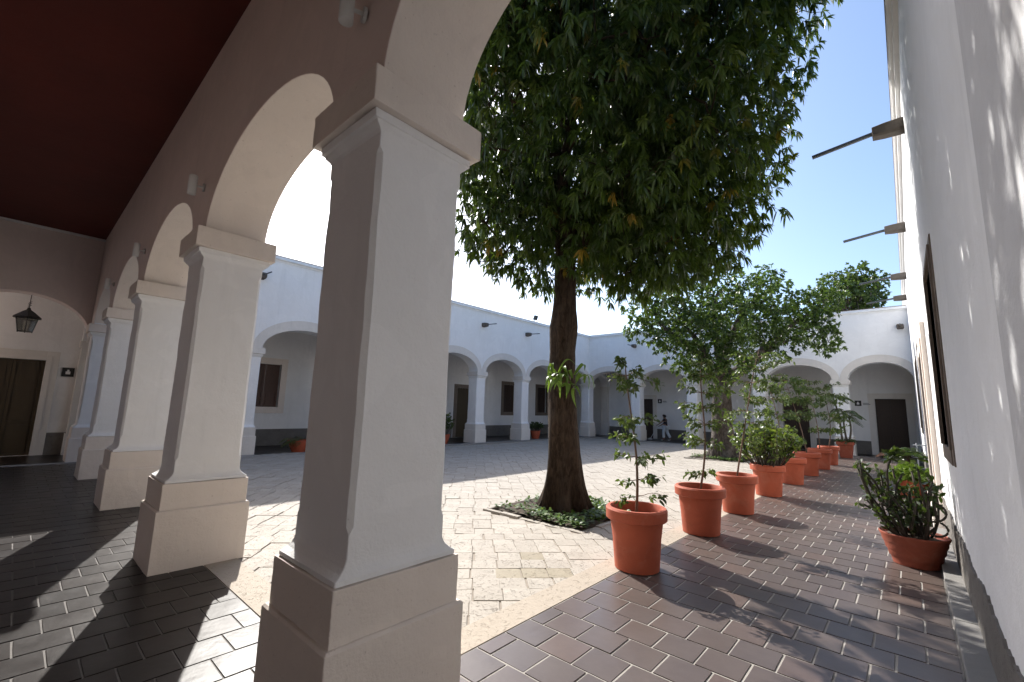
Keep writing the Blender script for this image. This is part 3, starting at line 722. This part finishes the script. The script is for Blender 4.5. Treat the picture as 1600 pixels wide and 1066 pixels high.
# ------------------------------------------------------------------ mango tree
T1 = np.array([-4.40, 6.30, -.03])
mango = thing('mango_tree', 'large dark mango tree with a leaning trunk in the square bed', 'tree', tuple(T1))
path = []; rad = []
for i in range(34):
    z = i / 33 * 4.6
    path.append((.05 * z + .02 * math.sin(z * 1.7), -.085 * z + .02 * math.cos(z * 2), z - .02)); rad.append(.285 - .027 * z - .02 * math.exp(-z) + (.035 * math.exp(-((z - 3.05) / .25) ** 2)))
m = trunk_mesh(path, rad, 1.15, 7); m.build('trunk', 'bark', mango, True)
CC = np.array([-3.55, 6.40, 7.7]) - T1; CR = np.array([3.5, 3.5, 4.1])
brm = MB(); top = np.array(path[-1]); tips = []
lobes = []
while len(lobes) < 112:
    d = rv(); q = random.uniform(.45, .93) ** .6
    p = CC + d * CR * q
    if p[2] < 3.9 + .25 * random.random(): continue
    r_l = random.uniform(.7, 1.15); w_ = p + T1; pj = proj(*w_)
    if pj is None or pj[0] + .85 * r_l * FPX / pj[2] > 1330 - .33 * max(-200, pj[1]): continue
    lobes.append((p, r_l))
for (px_, py_, pz_) in ((-5.3, 4.9, 4.9), (-4.6, 5.2, 4.5), (-3.2, 6.6, 4.2), (-2.3, 7.5, 4.6), (-2.1, 7.8, 5.0), (-1.9, 7.7, 6.0), (-1.6, 7.8, 7.2), (-1.4, 7.9, 8.3), (-5.2, 4.7, 6.4), (-5.0, 4.7, 7.6), (-3.9, 5.6, 4.35), (-2.9, 7.0, 4.3)):
    lobes.append((np.array((px_, py_, pz_)) - T1, .85))
for (px_, py_, dd_, r_) in ((1245, 20, 8.6, .65), (1225, 110, 8.4, .65), (1200, 190, 8.3, .6), (1180, 260, 8.1, .6), (1140, 330, 8.0, .6), (1110, 385, 7.8, .5), (1050, 415, 7.7, .5), (985, 425, 7.5, .5), (760, 350, 6.9, .5), (775, 400, 7.0, .4), (790, 60, 6.2, .8), (770, -40, 6.2, .9), (830, -120, 6.2, .9), (800, 160, 6.3, .7), (760, 230, 6.4, .6), (900, -200, 6.4, 1.0), (830, 420, 7.1, .45)):
    lobes.append((wp(px_, py_, dd_) - T1, r_))
mains = []
for k in range(7):
    a = k * 2 * math.pi / 7 + .3; e = CC + np.array([math.cos(a) * 2.3, math.sin(a) * 2.3, random.uniform(-1.8, 1.5)])
    mains.append(limb(brm, top + np.array([0, 0, -.3 * random.random()]), e, .12, .035, .12, 9, 10))
mains.append(limb(brm, top, CC + np.array([0, 0, 2.4]), .15, .05, .1, 9, 10))
allp = [p for b in mains for p in b[2:]]
for (p, r) in lobes:
    s_ = min(allp, key=lambda q: np.linalg.norm(q - p)); limb(brm, s_, p, .035, .012, .15, 6, 6)
    for _ in range(4): limb(brm, p, p + rv() * r * .85, .011, .004, .15, 4, 5)
brm.build('branch', 'bark', mango, True)
LV = Leaves()
for (p, r) in lobes:
    tone = random.random()                            # each clump has its own green
    for _ in range(int(120 * r * r)):
        d = rv(); d[2] = d[2] * .85
        c = p + d * r * random.uniform(.5, 1.05)
        if c[2] < 3.55: continue
        w_ = c + T1                                    # the walkway beside the pots lies in full sun
        if -2.6 < w_[0] + 1.164 * w_[2] < -.05 and w_[1] - .462 * w_[2] > 5.0: continue
        rr_ = min(.95, max(.01, random.gauss(.2 + .5 * tone, .2))) if random.random() > .004 else .99
        tuft(LV, c, d * .55 + np.array([0, 0, -.55]), random.randint(10, 15), random.uniform(.11, .165), .034, 1.05, .7, rr_)
for _ in range(1500):
    c = CC + rv() * CR * random.uniform(.1, .72)
    if c[2] < 4.2: continue
    tuft(LV, c, np.array([0, 0, -.6]) + rv() * .5, 11, .15, .04, 1.0, .8, random.uniform(.01, .4))
for (q) in ((-4.95, 5.0, 6.45), (-3.6, 5.75, 5.85), (-4.95, 4.75, 5.2)):
    tuft(LV, np.array(q) - T1, np.array([0, 0, -1.0]), 12, .24, .06, .8, .5, .99)
LV.build('crown', 'leaf_mango', mango)
# planting bed with edging and ground cover
def bed(name_, B, nleaf, tree_c, hh=.0):
    x0, x1, y0, y1 = B; z = zc((x0 + x1) / 2, (y0 + y1) / 2)
    m = MB(); N = 12
    for i in range(N):
        for j in range(N):
            P = lambda a, b_: (x0 + (x1 - x0) * a / N, y0 + (y1 - y0) * b_ / N, z + .035 + .03 * math.sin(a * 1.7) * math.cos(b_ * 1.3))
            m.face([P(i, j), P(i + 1, j), P(i + 1, j + 1), P(i, j + 1)])
    o = m.build('planting_bed', 'soil', None, True); weld(o); struct(o)
    for (ax, bx, ay, by, nn) in ((x0 - .09, x1 + .09, y0 - .1, y0, 5), (x0 - .09, x1 + .09, y1, y1 + .1, 5), (x0 - .1, x0, y0, y1, 5), (x1, x1 + .1, y0, y1, 5)):
        for k in range(nn):
            e = MB()
            if bx - ax > by - ay: a0 = ax + (bx - ax) * k / nn; a1 = ax + (bx - ax) * (k + 1) / nn; q = (a0 + .004, a1 - .004, ay, by)
            else: a0 = ay + (by - ay) * k / nn; a1 = ay + (by - ay) * (k + 1) / nn; q = (ax, bx, a0 + .004, a1 - .004)
            e.box(q[0], q[1], q[2] + random.gauss(0, .004), q[3] + random.gauss(0, .004), z - .06, z + .022 + random.gauss(0, .006)); e.build('edging_stone', 'slab', o, bevel=.012)
    L2 = Leaves()
    for _ in range(nleaf):
        p = np.array([random.uniform(x0 + .02, x1 - .02), random.uniform(y0 + .02, y1 - .02), z + .03])
        d2 = math.hypot(p[0] - tree_c[0], p[1] - tree_c[1])
        if d2 < .5 or (p[0] < x0 + .75 and random.random() < .72): continue
        n0 = math.sin(p[0] * 5.1) * math.cos(p[1] * 4.3)
        if n0 < -.35 and random.random() < .7: continue
        for k in range(5):
            L2.add(p + np.array([0, 0, random.uniform(0, .09)]), np.array([random.gauss(0, 1), random.gauss(0, 1), random.uniform(.1, .9)]), np.array([0, 0, 1.0]), random.uniform(.045, .085), .045, .4)
    c = L2.build('ground_cover', 'cover', None); c['kind'] = 'stuff'; c['label'] = 'low green ground cover in the tree bed'
bed('bed', BED, 850, T1); bed('bed2', BED2, 700, (-5.33, 17.9))
# epiphyte on the trunk
ep = thing('epiphyte_plant', 'bright green strap-leaved plant growing on the trunk of the large tree', 'plant', (-4.08, 5.88, 2.12))
m = MB(); m.lathe([(.02, -.10), (.07, -.05), (.08, .02), (.03, .08)], 10); m.build('root_clump', 'stem', ep, True)
lm = []
for k in range(4):
    L3 = Leaves(); me_ = MB(); n_ = 9; w0 = .035; pts = []
    for i in range(n_):
        t = i / (n_ - 1); dz = .30 * math.sin(t * 2.1) - (.10 + .16 * k / 3) * t * t * 1.6; x_ = .36 * t
        ww = w0 * math.sin(math.pi * min(1, .12 + t * .88)) ** .7 + .003
        pts.append(((x_, -ww, dz), (x_, 0, dz - .010), (x_, ww, dz)))
    for a, b_ in zip(pts[:-1], pts[1:]):
        me_.face([a[0], a[1], b_[1], b_[0]]); me_.face([a[1], a[2], b_[2], b_[1]])
    o = me_.build('leaf', 'leaf_lime', None, True, recalc=False); weld(o); lm.append(o.data); bpy.data.objects.remove(o)
for k in range(38):
    o = bpy.data.objects.new('leaf', lm[k % 4]); col.objects.link(o); o.parent = ep
    a = random.gauss(-.85, 1.15)                      # fan out to the camera side
    side = random.uniform(-.28, .30)
    o.location = (.747 * side, .664 * side, random.uniform(-.14, .12) - .12 * abs(side) - .10 * side)
    o.rotation_euler = (random.gauss(0, .3), random.gauss(.25, .35), a); s_ = random.uniform(.45, .85); o.scale = (s_, s_, s_)
# ------------------------------------------------------------------ second courtyard tree
T2 = np.array([-5.33, 17.95, -.04])
tr2 = thing('broadleaf_tree', 'spreading green tree with grey trunk in front of the far arcade', 'tree', tuple(T2))
path = [(0.03 * z, .02 * z, z) for z in np.linspace(-.03, 3.0, 20)]; rad = [.42 - .05 * z for z in np.linspace(0, 3.0, 20)]
trunk_mesh(path, rad, .8, 7, 32, .09).build('trunk', 'bark2', tr2, True)
brm = MB(); top = np.array(path[-1]); LV = Leaves(); lob = []
for (px, py, dd, r) in ((1005, 480, 16.5, .75), (995, 515, 16.2, .5), (1035, 455, 16.8, .9), (1035, 520, 16, .8), (1075, 470, 17, 1.1), (1090, 520, 16, 1.0), (1130, 455, 17, 1.1), (1140, 500, 15.6, 1.0), (1175, 460, 17, 1.0), (1190, 500, 16.4, 1.0), (1215, 470, 17.5, .9),
        (1235, 505, 17, .9), (1260, 480, 17.4, .8), (1285, 470, 17.8, .7), (1300, 455, 18, .6), (1270, 520, 17, .75), (1295, 535, 17, .6), (1225, 535, 16.5, .7), (1100, 560, 15.7, .75), (1120, 590, 15.6, .6), (1150, 555, 15.6, .75), (1075, 575, 16, .5), (1060, 545, 15.6, .7), (1160, 530, 18.5, 1.1), (1110, 490, 19, 1.2), (1050, 490, 18.6, 1.1), (1200, 440, 18.6, .8), (1290, 500, 17.2, .6), (1180, 580, 16, .45)):
    lob.append((wp(px, py, dd) - T2, r))
mains = []
for e in (wp(1060, 500, 17), wp(1120, 460, 17), wp(1240, 500, 17.2), wp(1180, 470, 17.6), wp(1020, 480, 16.6), wp(1290, 475, 17.8)):
    mains.append(limb(brm, top + np.array([0, 0, -.4 * random.random()]), e - T2, .19, .05, .10, 9, 10))
allp = [p for b in mains for p in b[2:]]
for (p, r) in lob:
    s_ = min(allp, key=lambda q: np.linalg.norm(q - p)); limb(brm, s_, p, .04, .012, .15, 6, 6)
    for _ in range(4): limb(brm, p, p + rv() * r * .8, .012, .004, .15, 4, 5)
    tone = random.random()
    for _ in range(int(175 * r * r)):
        d = rv(); c = p + d * r * random.uniform(.45, 1.05)
        tuft(LV, c, d + np.array([0, 0, .1]), random.randint(8, 12), .14, .06, .4, .9, min(.97, max(.02, random.gauss(.15 + .65 * tone, .2))))
brm.build('branch', 'bark2', tr2, True); LV.build('crown', 'leaf_b', tr2)
# tree beyond the far wall
T3 = np.array([-2.0, 37.0, .5])
tr3 = thing('broadleaf_tree', 'dark rounded tree rising beyond the far wall against the sky', 'tree', tuple(T3))
trunk_mesh([(0, 0, z) for z in np.linspace(0, 7, 12)], [.4 - .03 * z for z in np.linspace(0, 7, 12)], .5, 5, 20).build('trunk', 'bark2', tr3, True)
brm = MB(); LV = Leaves()
for k in range(34):
    d = rv(); p = np.array([-.2, 0, 9.3]) + d * np.array([2.3, 2.0, 1.9]) * random.uniform(.4, .95); r = random.uniform(.55, .95)
    limb(brm, (0, 0, 6.6), p, .08, .02, .12, 6, 6)
    for _ in range(int(60 * r * r)):
        q = rv(); tuft(LV, p + q * r * random.uniform(.5, 1.05), q + np.array([0, 0, .2]), 8, .22, .10, .3, .9)
brm.build('branch', 'bark2', tr3, True); LV.build('crown', 'leaf_far', tr3)
# ------------------------------------------------------------------ potted plants
def pot_profile(m, r0=.235, r1=.325, h=.62):
    m.lathe([(r0 - .03, 0), (r0, .004), (r0 + (r1 - .045 - r0) * .5, h * .5), (r1 - .045, h - .135), (r1 - .012, h - .125), (r1, h - .115), (r1 + .003, h - .02), (r1 - .012, h), (r1 - .045, h), (r1 - .055, h - .02), (r1 - .07, h - .12), (.01, h - .13)], 44)
def add_soil(t, r, z):
    m = MB(); n = 24; rg = []
    for (q, dz) in ((1, 0), (.8, .012), (.45, .02), (.12, .025)):
        rg.append([(r * q * math.cos(2 * math.pi * k / n), r * q * math.sin(2 * math.pi * k / n), z + dz + random.gauss(0, .005)) for k in range(n)])
    m.rings(rg); m.build('soil', 'soil', t, True)
potm = None
def pot(t, mat='terracotta'):
    global potm
    if potm is None:
        m = MB(); pot_profile(m); o = m.build('pot', mat, None); shade_smooth_angle(o, 30); potm = o.data; bpy.data.objects.remove(o)
    o = bpy.data.objects.new('pot', potm); col.objects.link(o); o.parent = t; o.rotation_euler[2] = random.random() * 6; q_ = random.uniform(.97, 1.03); o.scale = (q_, q_, 1)
    add_soil(t, .262, .505); return o
def sapling(t, h, lean, whorls, mat='leaf_sap', base=.52, leafL=.07, dens=1.7):
    """thin stem with leafy side twigs in tiers"""
    st_ = MB(); LV = Leaves(); k = np.array([random.gauss(0, .03), random.gauss(0, .03), 0]); pts = []
    lean = np.array([lean[0], lean[1], 0.0])
    for i in range(12):
        tt = i / 11; pts.append(np.array([0, 0, base]) + np.array([0, 0, h]) * tt + lean * tt ** 1.3 + k * math.sin(tt * 5))
    st_.tube([tuple(p) for p in pts], [.016 - .010 * i / 11 for i in range(12)], 8)
    for (tt, n, L) in whorls:
        i = min(10, int(tt * 11)); p0 = pts[i] + (pts[i + 1] - pts[i]) * (tt * 11 - i)
        for _ in range(n):
            a = random.random() * 6.283; e = p0 + np.array([math.cos(a) * L, math.sin(a) * L, random.uniform(-.25, .35) * L]) * random.uniform(.6, 1.1)
            tw = limb(st_, p0, e, .005, .002, .12, 5, 5)
            for s_ in range(int(9 * dens)):
                q = tw[0] + (tw[-1] - tw[0]) * random.uniform(.3, 1.05) + rv() * .035
                tuft(LV, q, (e - p0), 2, leafL, leafL * .42, .5, .9)
    st_.build('stem', 'stem', t, True); LV.build('foliage', mat, t)
G = 'terracotta pots in a row along the walkway'
def pthing(name, label, cat, x, y, group=G, z=0.004): return thing(name, label, cat, (x, y, z), group)
t = pthing('potted_sapling', 'nearest terracotta pot in the row with a tall thin sapling', 'potted plant', -2.27, 4.62); pot(t)
sapling(t, 1.72, (-.10, .02), [(.12, 2, .30), (.22, 3, .28), (.36, 3, .28), (.47, 3, .22), (.60, 4, .38), (.80, 3, .24), (.88, 5, .32), (.97, 2, .16)])
L3 = Leaves(); tuft(L3, np.array([-.06, -.05, .53]), np.array([0, 0, 1.0]), 7, .12, .05, .6, .8); L3.build('weed', 'leaf_lime', t)
t = pthing('potted_sapling', 'second terracotta pot from the camera with a leafy sapling', 'potted plant', -2.27, 6.58); pot(t)
sapling(t, 1.9, (.12, .06), [(.14, 3, .22), (.38, 6, .34), (.5, 7, .40), (.62, 7, .36), (.74, 6, .34), (.86, 6, .3), (.96, 4, .2)])
t = pthing('potted_sapling', 'third terracotta pot in the row with a sapling leaning right', 'potted plant', -2.27, 8.38); pot(t)
sapling(t, 2.25, (.42, .2), [(.3, 4, .3), (.42, 6, .4), (.52, 6, .4), (.62, 6, .42), (.74, 7, .5), (.84, 7, .5), (.94, 6, .4)])
def bush(t, base, R0, hgt, nst, mat, leafL, lean=0.25, stemr=.012, stemmat='stem_grey', leaves=26):
    st_ = MB(); LV = Leaves()
    for k in range(nst):
        a = random.random() * 6.283; q = random.random() ** .6
        e = np.array([math.cos(a) * R0 * q, math.sin(a) * R0 * q, base + hgt * (1.05 - .35 * q * q) * random.uniform(.75, 1.05)])
        b0 = np.array([math.cos(a) * R0 * .35 * q, math.sin(a) * R0 * .35 * q, base])
        tw = limb(st_, b0, e, stemr, stemr * .55, .08, 7, 6)
        for s_ in range(leaves):
            u = random.uniform(.45, 1.05); i = min(5, int(u * 6)); p = tw[i] + (tw[min(6, i + 1)] - tw[i]) * min(1, (u * 6 - i))
            LV.add(p + rv() * .03, rv() + np.array([0, 0, .45]), rv(), leafL * random.uniform(.6, 1.15), leafL * .5, .25)
    st_.build('stem', stemmat, t, True); LV.build('foliage', mat, t)
t = pthing('potted_shrub', 'fourth terracotta pot filled by a dense round euphorbia shrub', 'potted plant', -2.27, 10.6); pot(t)
bush(t, .50, .66, .95, 70, 'leaf_bush', .10)
t = pthing('potted_sapling', 'fifth terracotta pot, half hidden behind the dense shrub', 'potted plant', -2.24, 12.85); pot(t)
sapling(t, 1.9, (-.5, .2), [(.4, 5, .4), (.6, 6, .5), (.8, 7, .55), (.95, 6, .4)], 'leaf_sap', .52, .11)
t = pthing('potted_sapling', 'sixth terracotta pot with a sparse sapling beyond the dense shrub', 'potted plant', -2.22, 15.05); pot(t)
sapling(t, 2.2, (-.45, .1), [(.2, 2, .3), (.5, 6, .45), (.7, 7, .55), (.85, 7, .5), (.97, 6, .4)], 'leaf_sap', .52, .12)
t = pthing('potted_sapling', 'seventh terracotta pot with airy grey-green foliage', 'potted plant', -2.18, 17.15); pot(t)
sapling(t, 2.3, (-.2, .1), [(.3, 6, .5), (.5, 8, .6), (.7, 8, .6), (.85, 8, .55), (.97, 6, .4)], 'leaf_far', .52, .10)
t = pthing('potted_sapling', 'eighth and last round pot of the row with feathery foliage', 'potted plant', -2.15, 18.95); pot(t)
sapling(t, 2.2, (.1, .0), [(.3, 6, .5), (.5, 8, .6), (.7, 8, .6), (.85, 8, .55), (.97, 6, .4)], 'leaf_far', .52, .10)
# fronds
def frond(st_, LV, p0, dirv, L, n=22, leafL=.3, w=.03, arch=.9, r=None):
    dirv = np.array(dirv, float); dirv /= np.linalg.norm(dirv); pts = []
    for i in range(10):
        tt = i / 9; pts.append(np.array(p0) + dirv * L * tt + np.array([0, 0, -arch * L * tt * tt * .55]))
    st_.tube([tuple(p) for p in pts], [.010 - .007 * i / 9 for i in range(10)], 6)
    sd = np.cross(dirv, np.array([0, 0, 1.0])); sd /= np.linalg.norm(sd) + 1e-9
    for k in range(n):
        tt = .2 + .8 * k / (n - 1); i = min(8, int(tt * 9)); p = pts[i] + (pts[i + 1] - pts[i]) * (tt * 9 - i); tan = pts[min(9, i + 1)] - pts[i]; tan = tan / np.linalg.norm(tan)
        l = leafL * (math.sin(math.pi * min(.97, .22 + tt * .75)) * .9 + .15)
        for s_ in (-1, 1): LV.add(p, sd * s_ + tan * .75 + np.array([0, 0, .15]), np.array([0, 0, 1.0]), l, w, .7, r)
t = pthing('potted_palm', 'square terracotta planter with a palm at the far end of the walkway', 'potted plant', -2.0, 22.7, None)
m = MB(); m.rings([sq(.19, .19, 0, .02), sq(.25, .25, .50, .02), sq(.28, .28, .51, .02), sq(.29, .29, .64, .02), sq(.25, .25, .64, .02), sq(.24, .24, .58, .02)]); m.build('planter', 'terracotta_dark', t, bevel=.01)
st_ = MB(); LV = Leaves()
for (bx, by, hz) in ((-.09, 0, 1.75), (.05, .08, 1.15), (.13, -.07, .95)):
    tp = np.array([bx * 2.2 - .1, by, .66 + hz]); limb(st_, (bx, by, .6), tp, .04, .03, .06, 7, 8)
    for k in range(9):
        a = k * .7 + random.random() * .4; frond(st_, LV, tp, (math.cos(a), math.sin(a), random.uniform(.3, 1.3)), random.uniform(.55, .85), 18, .26, .028, 1.3)
for _ in range(60):
    a = random.random() * 6.28; tuft(LV, np.array([.24 * math.cos(a), .24 * math.sin(a), .66]), np.array([math.cos(a), math.sin(a), .6]), 3, .16, .05, .6, .5)
st_.build('stem', 'stem_grey', t, True); LV.build('frond', 'leaf_dark', t)
# big bowl by the wall, thorny euphorbia
def bowl(t, r0, r1, h, mat, n=56, scallop=True):
    m = MB(); rg = []
    for (f, z) in ((.0, 0.002), (.10, .15), (.22, .22), (.30, .24), (.42, .40), (.52, .45), (.56, .47), (.68, .62), (.80, .70), (.84, .72), (.93, .86), (1.10, .96), (1.13, 1.0), (1.08, 1.03), (.98, 1.0), (.92, .9)):
        rr = r0 + (r1 - r0) * f; rg.append([((rr * (1 + (.012 * math.cos(k * math.pi) if scallop and f in (.30, .56, .84, 1.13, 1.10) else 0))) * math.cos(2 * math.pi * k / n), (rr * (1 + (.012 * math.cos(k * math.pi) if scallop and f in (.30, .56, .84, 1.13, 1.10) else 0))) * math.sin(2 * math.pi * k / n), z * h) for k in range(n)])
    m.rings(rg); o = m.build('bowl', mat, t); shade_smooth_angle(o, 40); add_soil(t, r1 * .93, h * .88); return o
t = pthing('potted_euphorbia', 'wide ribbed terracotta bowl with a thorny dark euphorbia beside the right wall', 'potted plant', -.06, 7.10, None); bowl(t, .205, .30, .33, 'terracotta_dark')
st_ = MB(); LV = Leaves()
for k in range(34):
    a = random.uniform(0, 6.283); q = random.random() ** .5; e = np.array([math.cos(a) * .42 * q - .10, math.sin(a) * .32 * q, .32 + random.uniform(.30, .78)])
    if e[0] > .2: e[0] = .2
    tw = limb(st_, (math.cos(a) * .14 * q, math.sin(a) * .14 * q, .27), e, .014, .011, .12, 7, 7)
    for _ in range(24):
        i = random.randint(2, 6); LV.add(tw[i] + rv() * .02, rv() + np.array([0, 0, .5]), rv(), random.uniform(.05, .09), .032, .2)
for (ex, ey, ez, c2) in ((-.42, .05, 1.0, 18), (.22, -.02, .82, 14), (-.12, .1, 1.2, 30)):
    tw = limb(st_, (ex * .2, ey, .3), (ex, ey, ez), .016, .012, .16, 8, 7)
    for _ in range(c2 * 2): LV.add(tw[-1] + rv() * .05, rv() + np.array([0, 0, .6]), rv(), random.uniform(.06, .11), .035, .2)
for (cx_, cz_, r_) in ((.16, .62, .13), (.20, .44, .09)):
    arc = [(cx_ + r_ * math.cos(a), -.10 + .02 * a, cz_ + r_ * math.sin(a) * .8) for a in np.linspace(-2.3, 1.2, 12)]; st_.tube(arc, .011, 7)
    for p in arc:
        for _ in range(3): LV.add(np.array(p) + rv() * .008, rv(), rv(), .03, .006, 0)
st_.build('stem', 'stem_grey', t, True); LV.build('foliage', 'leaf_dark', t)
t = pthing('potted_plant', 'round terracotta bowl of yellow-green bedding leaves behind the thorny euphorbia', 'potted plant', -.06, 13.1, None); bowl(t, .22, .30, .34, 'terracotta')
LV = Leaves(); st_ = MB()
for _ in range(260):
    a = random.random() * 6.283; q = random.random() ** .5; p = np.array([math.cos(a) * .36 * q, math.sin(a) * .36 * q, .34 + .34 * (1 - q * q * .7) * random.random()]); tuft(LV, p, np.array([math.cos(a) * q, math.sin(a) * q, .6]), 4, .11, .06, .4, .7)
for k in range(10): limb(st_, (0, 0, .28), (random.gauss(0, .14), random.gauss(0, .14), .55), .008, .004, .1, 4, 5)
st_.build('stem', 'stem', t, True); LV.build('foliage', 'leaf_lime', t)
t = pthing('potted_palm', 'small pot with lime and reddish fronds behind the yellow-green bowl', 'potted plant', -.10, 15.2, None); bowl(t, .2, .27, .36, 'terracotta_dark')
st_ = MB(); LV = Leaves(); LR = Leaves()
for k in range(16):
    a = k * .41; frond(st_, LR if 2.2 < a < 3.6 else LV, (0, 0, .55 + .2 * random.random()), (math.cos(a), math.sin(a), random.uniform(.4, 1.6)), random.uniform(.5, .75), 14, .24, .035, 1.1)
st_.tube([(0, 0, .3), (.02, 0, .55), (0, 0, .8)], .03, 8)
st_.build('stem', 'stem', t, True); LV.build('frond', 'leaf_lime', t); LR.build('frond', 'leaf_red', t)
# pots under the left arcade
GL = 'pots under the left arcade'
t = thing('potted_plant', 'wide low terracotta bowl with sprawling leaves under the window', 'potted plant', (-15.75, 6.75, ZG + .002), GL); bowl(t, .22, .36, .38, 'terracotta', 40, False)
LV = Leaves(); st_ = MB()
for k in range(22):
    a = random.gauss(4.2, 1.2); frond(st_, LV, (math.cos(a) * .1, math.sin(a) * .1, .36), (math.cos(a), math.sin(a), random.uniform(.3, 1.0)), random.uniform(.4, .75), 8, .16, .03, 1.2)
st_.build('stem', 'stem', t, True); LV.build('foliage', 'leaf_sap', t)
t = thing('potted_shrub', 'leafy waist-high shrub in a terracotta pot beside the olive door', 'potted plant', (-15.85, 13.15, ZG + .002), GL); bowl(t, .24, .33, .40, 'terracotta', 40, False); bush(t, .36, .5, 1.0, 34, 'leaf_sap', .13, leaves=18)
t = thing('potted_shrub', 'small round shrub in a terracotta pot left of the large trunk', 'potted plant', (-15.9, 19.95, ZG + .002), GL); bowl(t, .2, .28, .42, 'terracotta', 40, False); bush(t, .4, .5, .5, 30, 'leaf_dark', .12, leaves=20)
# ------------------------------------------------------------------ person sweeping
PP = (-11.05, 26.5, ZG)
per = thing('person', 'person in a dark top and pale jeans walking with a long-handled mop', 'person', PP)
def skin_obj(name, verts, edges, radii, mat, parent, sub=2):
    me = bpy.data.meshes.new(name); me.from_pydata(verts, edges, []); me.update()
    o = bpy.data.objects.new(name, me); col.objects.link(o); o.parent = parent
    o.modifiers.new('skin', 'SKIN'); sv = me.skin_vertices[0].data
    for i, r in enumerate(radii): sv[i].radius = (r if isinstance(r, tuple) else (r, r)); sv[i].use_root = (i == 0)
    s_ = o.modifiers.new('sub', 'SUBSURF'); s_.levels = sub; s_.render_levels = sub
    me.materials.append(MT[mat]) if isinstance(mat, str) else None
    return o
# walking to the left (-x), arms reaching forward and down to the mop
V = [(0, 0, .84), (-.01, 0, 1.0), (-.03, 0, 1.16), (-.05, 0, 1.26), (-.07, 0, 1.34), (-.09, 0, 1.44), (-.10, 0, 1.50),
     (-.04, -.16, 1.23), (-.20, -.19, 1.06), (-.38, -.15, .95), (-.45, -.13, .91),
     (-.04, .16, 1.23), (-.18, .18, 1.02), (-.33, .08, .88), (-.40, .03, .85),
     (-.02, -.09, .80), (-.10, -.10, .46), (-.08, -.10, .09), (-.20, -.10, .03),
     (.02, .09, .80), (.06, .10, .46), (.27, .10, .12), (.18, .10, .03)]
E_ = [(0, 1), (1, 2), (2, 3), (3, 4), (4, 5), (5, 6), (3, 7), (7, 8), (8, 9), (9, 10), (3, 11), (11, 12), (12, 13), (13, 14), (0, 15), (15, 16), (16, 17), (17, 18), (0, 19), (19, 20), (20, 21), (21, 22)]
Rr = [(.14, .12), (.12, .10), (.15, .11), (.12, .09), (.05, .05), (.085, .09), (.075, .08), .055, .042, .032, .028, .055, .042, .032, .028, .095, .065, .045, .04, .095, .065, .045, .04]
body = skin_obj('body', V, E_, Rr, 'skin', per)
# clothing: top, trousers, hair and hands are pieces of their own over the body
skin_obj('top', [V[0], V[1], V[2], V[3], (-.06, 0, 1.29), V[7], (-.10, -.18, 1.15), V[11], (-.10, .18, 1.13)], [(0, 1), (1, 2), (2, 3), (3, 4), (3, 5), (5, 6), (3, 7), (7, 8)], [(.155, .135), (.135, .115), (.165, .125), (.13, .10), (.07, .06), .068, .060, .068, .060], 'cloth_dark', per)
skin_obj('trousers', [(0, 0, .86), V[15], V[16], (-.085, -.10, .12), V[19], V[20], (.25, .10, .15)], [(0, 1), (1, 2), (2, 3), (0, 4), (4, 5), (5, 6)], [(.158, .138), .115, .09, .085, .115, .09, .085], 'jeans', per)
skin_obj('hair', [(-.075, 0, 1.43), (-.085, 0, 1.50), (-.07, 0, 1.55), (-.02, 0, 1.40)], [(0, 1), (1, 2), (0, 3)], [.085, (.098, .1), .07, .06], 'hair', per)
mb = MB()
for (hx, hy, hz) in ((-.46, -.13, .90), (-.41, .03, .845)):
    for k in range(4): mb.tube([(hx, hy - .03 + .02 * k, hz), (hx - .035, hy - .03 + .02 * k, hz - .01), (hx - .045, hy - .03 + .02 * k, hz - .04), (hx - .02, hy - .03 + .02 * k, hz - .05)], .009, 6)
    mb.tube([(hx + .01, hy + .035, hz), (hx - .02, hy + .045, hz - .02), (hx - .03, hy + .02, hz - .035)], .010, 6)
mb.build('fingers', 'skin', per, True)
for k, (fx, fy, fz, rz_) in enumerate(((-.13, -.10, .05, 0), (.22, .10, .055, .5))):
    mb = MB(); mb.rings([[(fx - .17 * q + .04, fy + s_ * ww, fz - .05 + zz + (.05 * (q < .2))) for (s_, zz) in ((-1, 0), (1, 0), (1, .045), (-1, .045))] for (q, ww) in ((0, .035), (.5, .042), (1, .03))]); mb.build('shoe', 'sign_white', per, bevel=.01)
bro = thing('mop', 'long-handled mop held low by the walking person', 'mop', (PP[0] - .95, PP[1] - .08, PP[2]))
mb = MB(); mb.tube([(0, 0, .05), (.60, .05, 1.02)], .014, 8); mb.build('handle', 'white_metal', bro); mb = MB(); mb.rings([[(-.14, -.05, 0), (.10, -.05, 0), (.10, .06, 0), (-.14, .06, 0)], [(-.06, -.03, .09), (.04, -.03, .09), (.04, .04, .09), (-.06, .04, .09)]]); mb.build('mop_head', 'sign_white', bro)
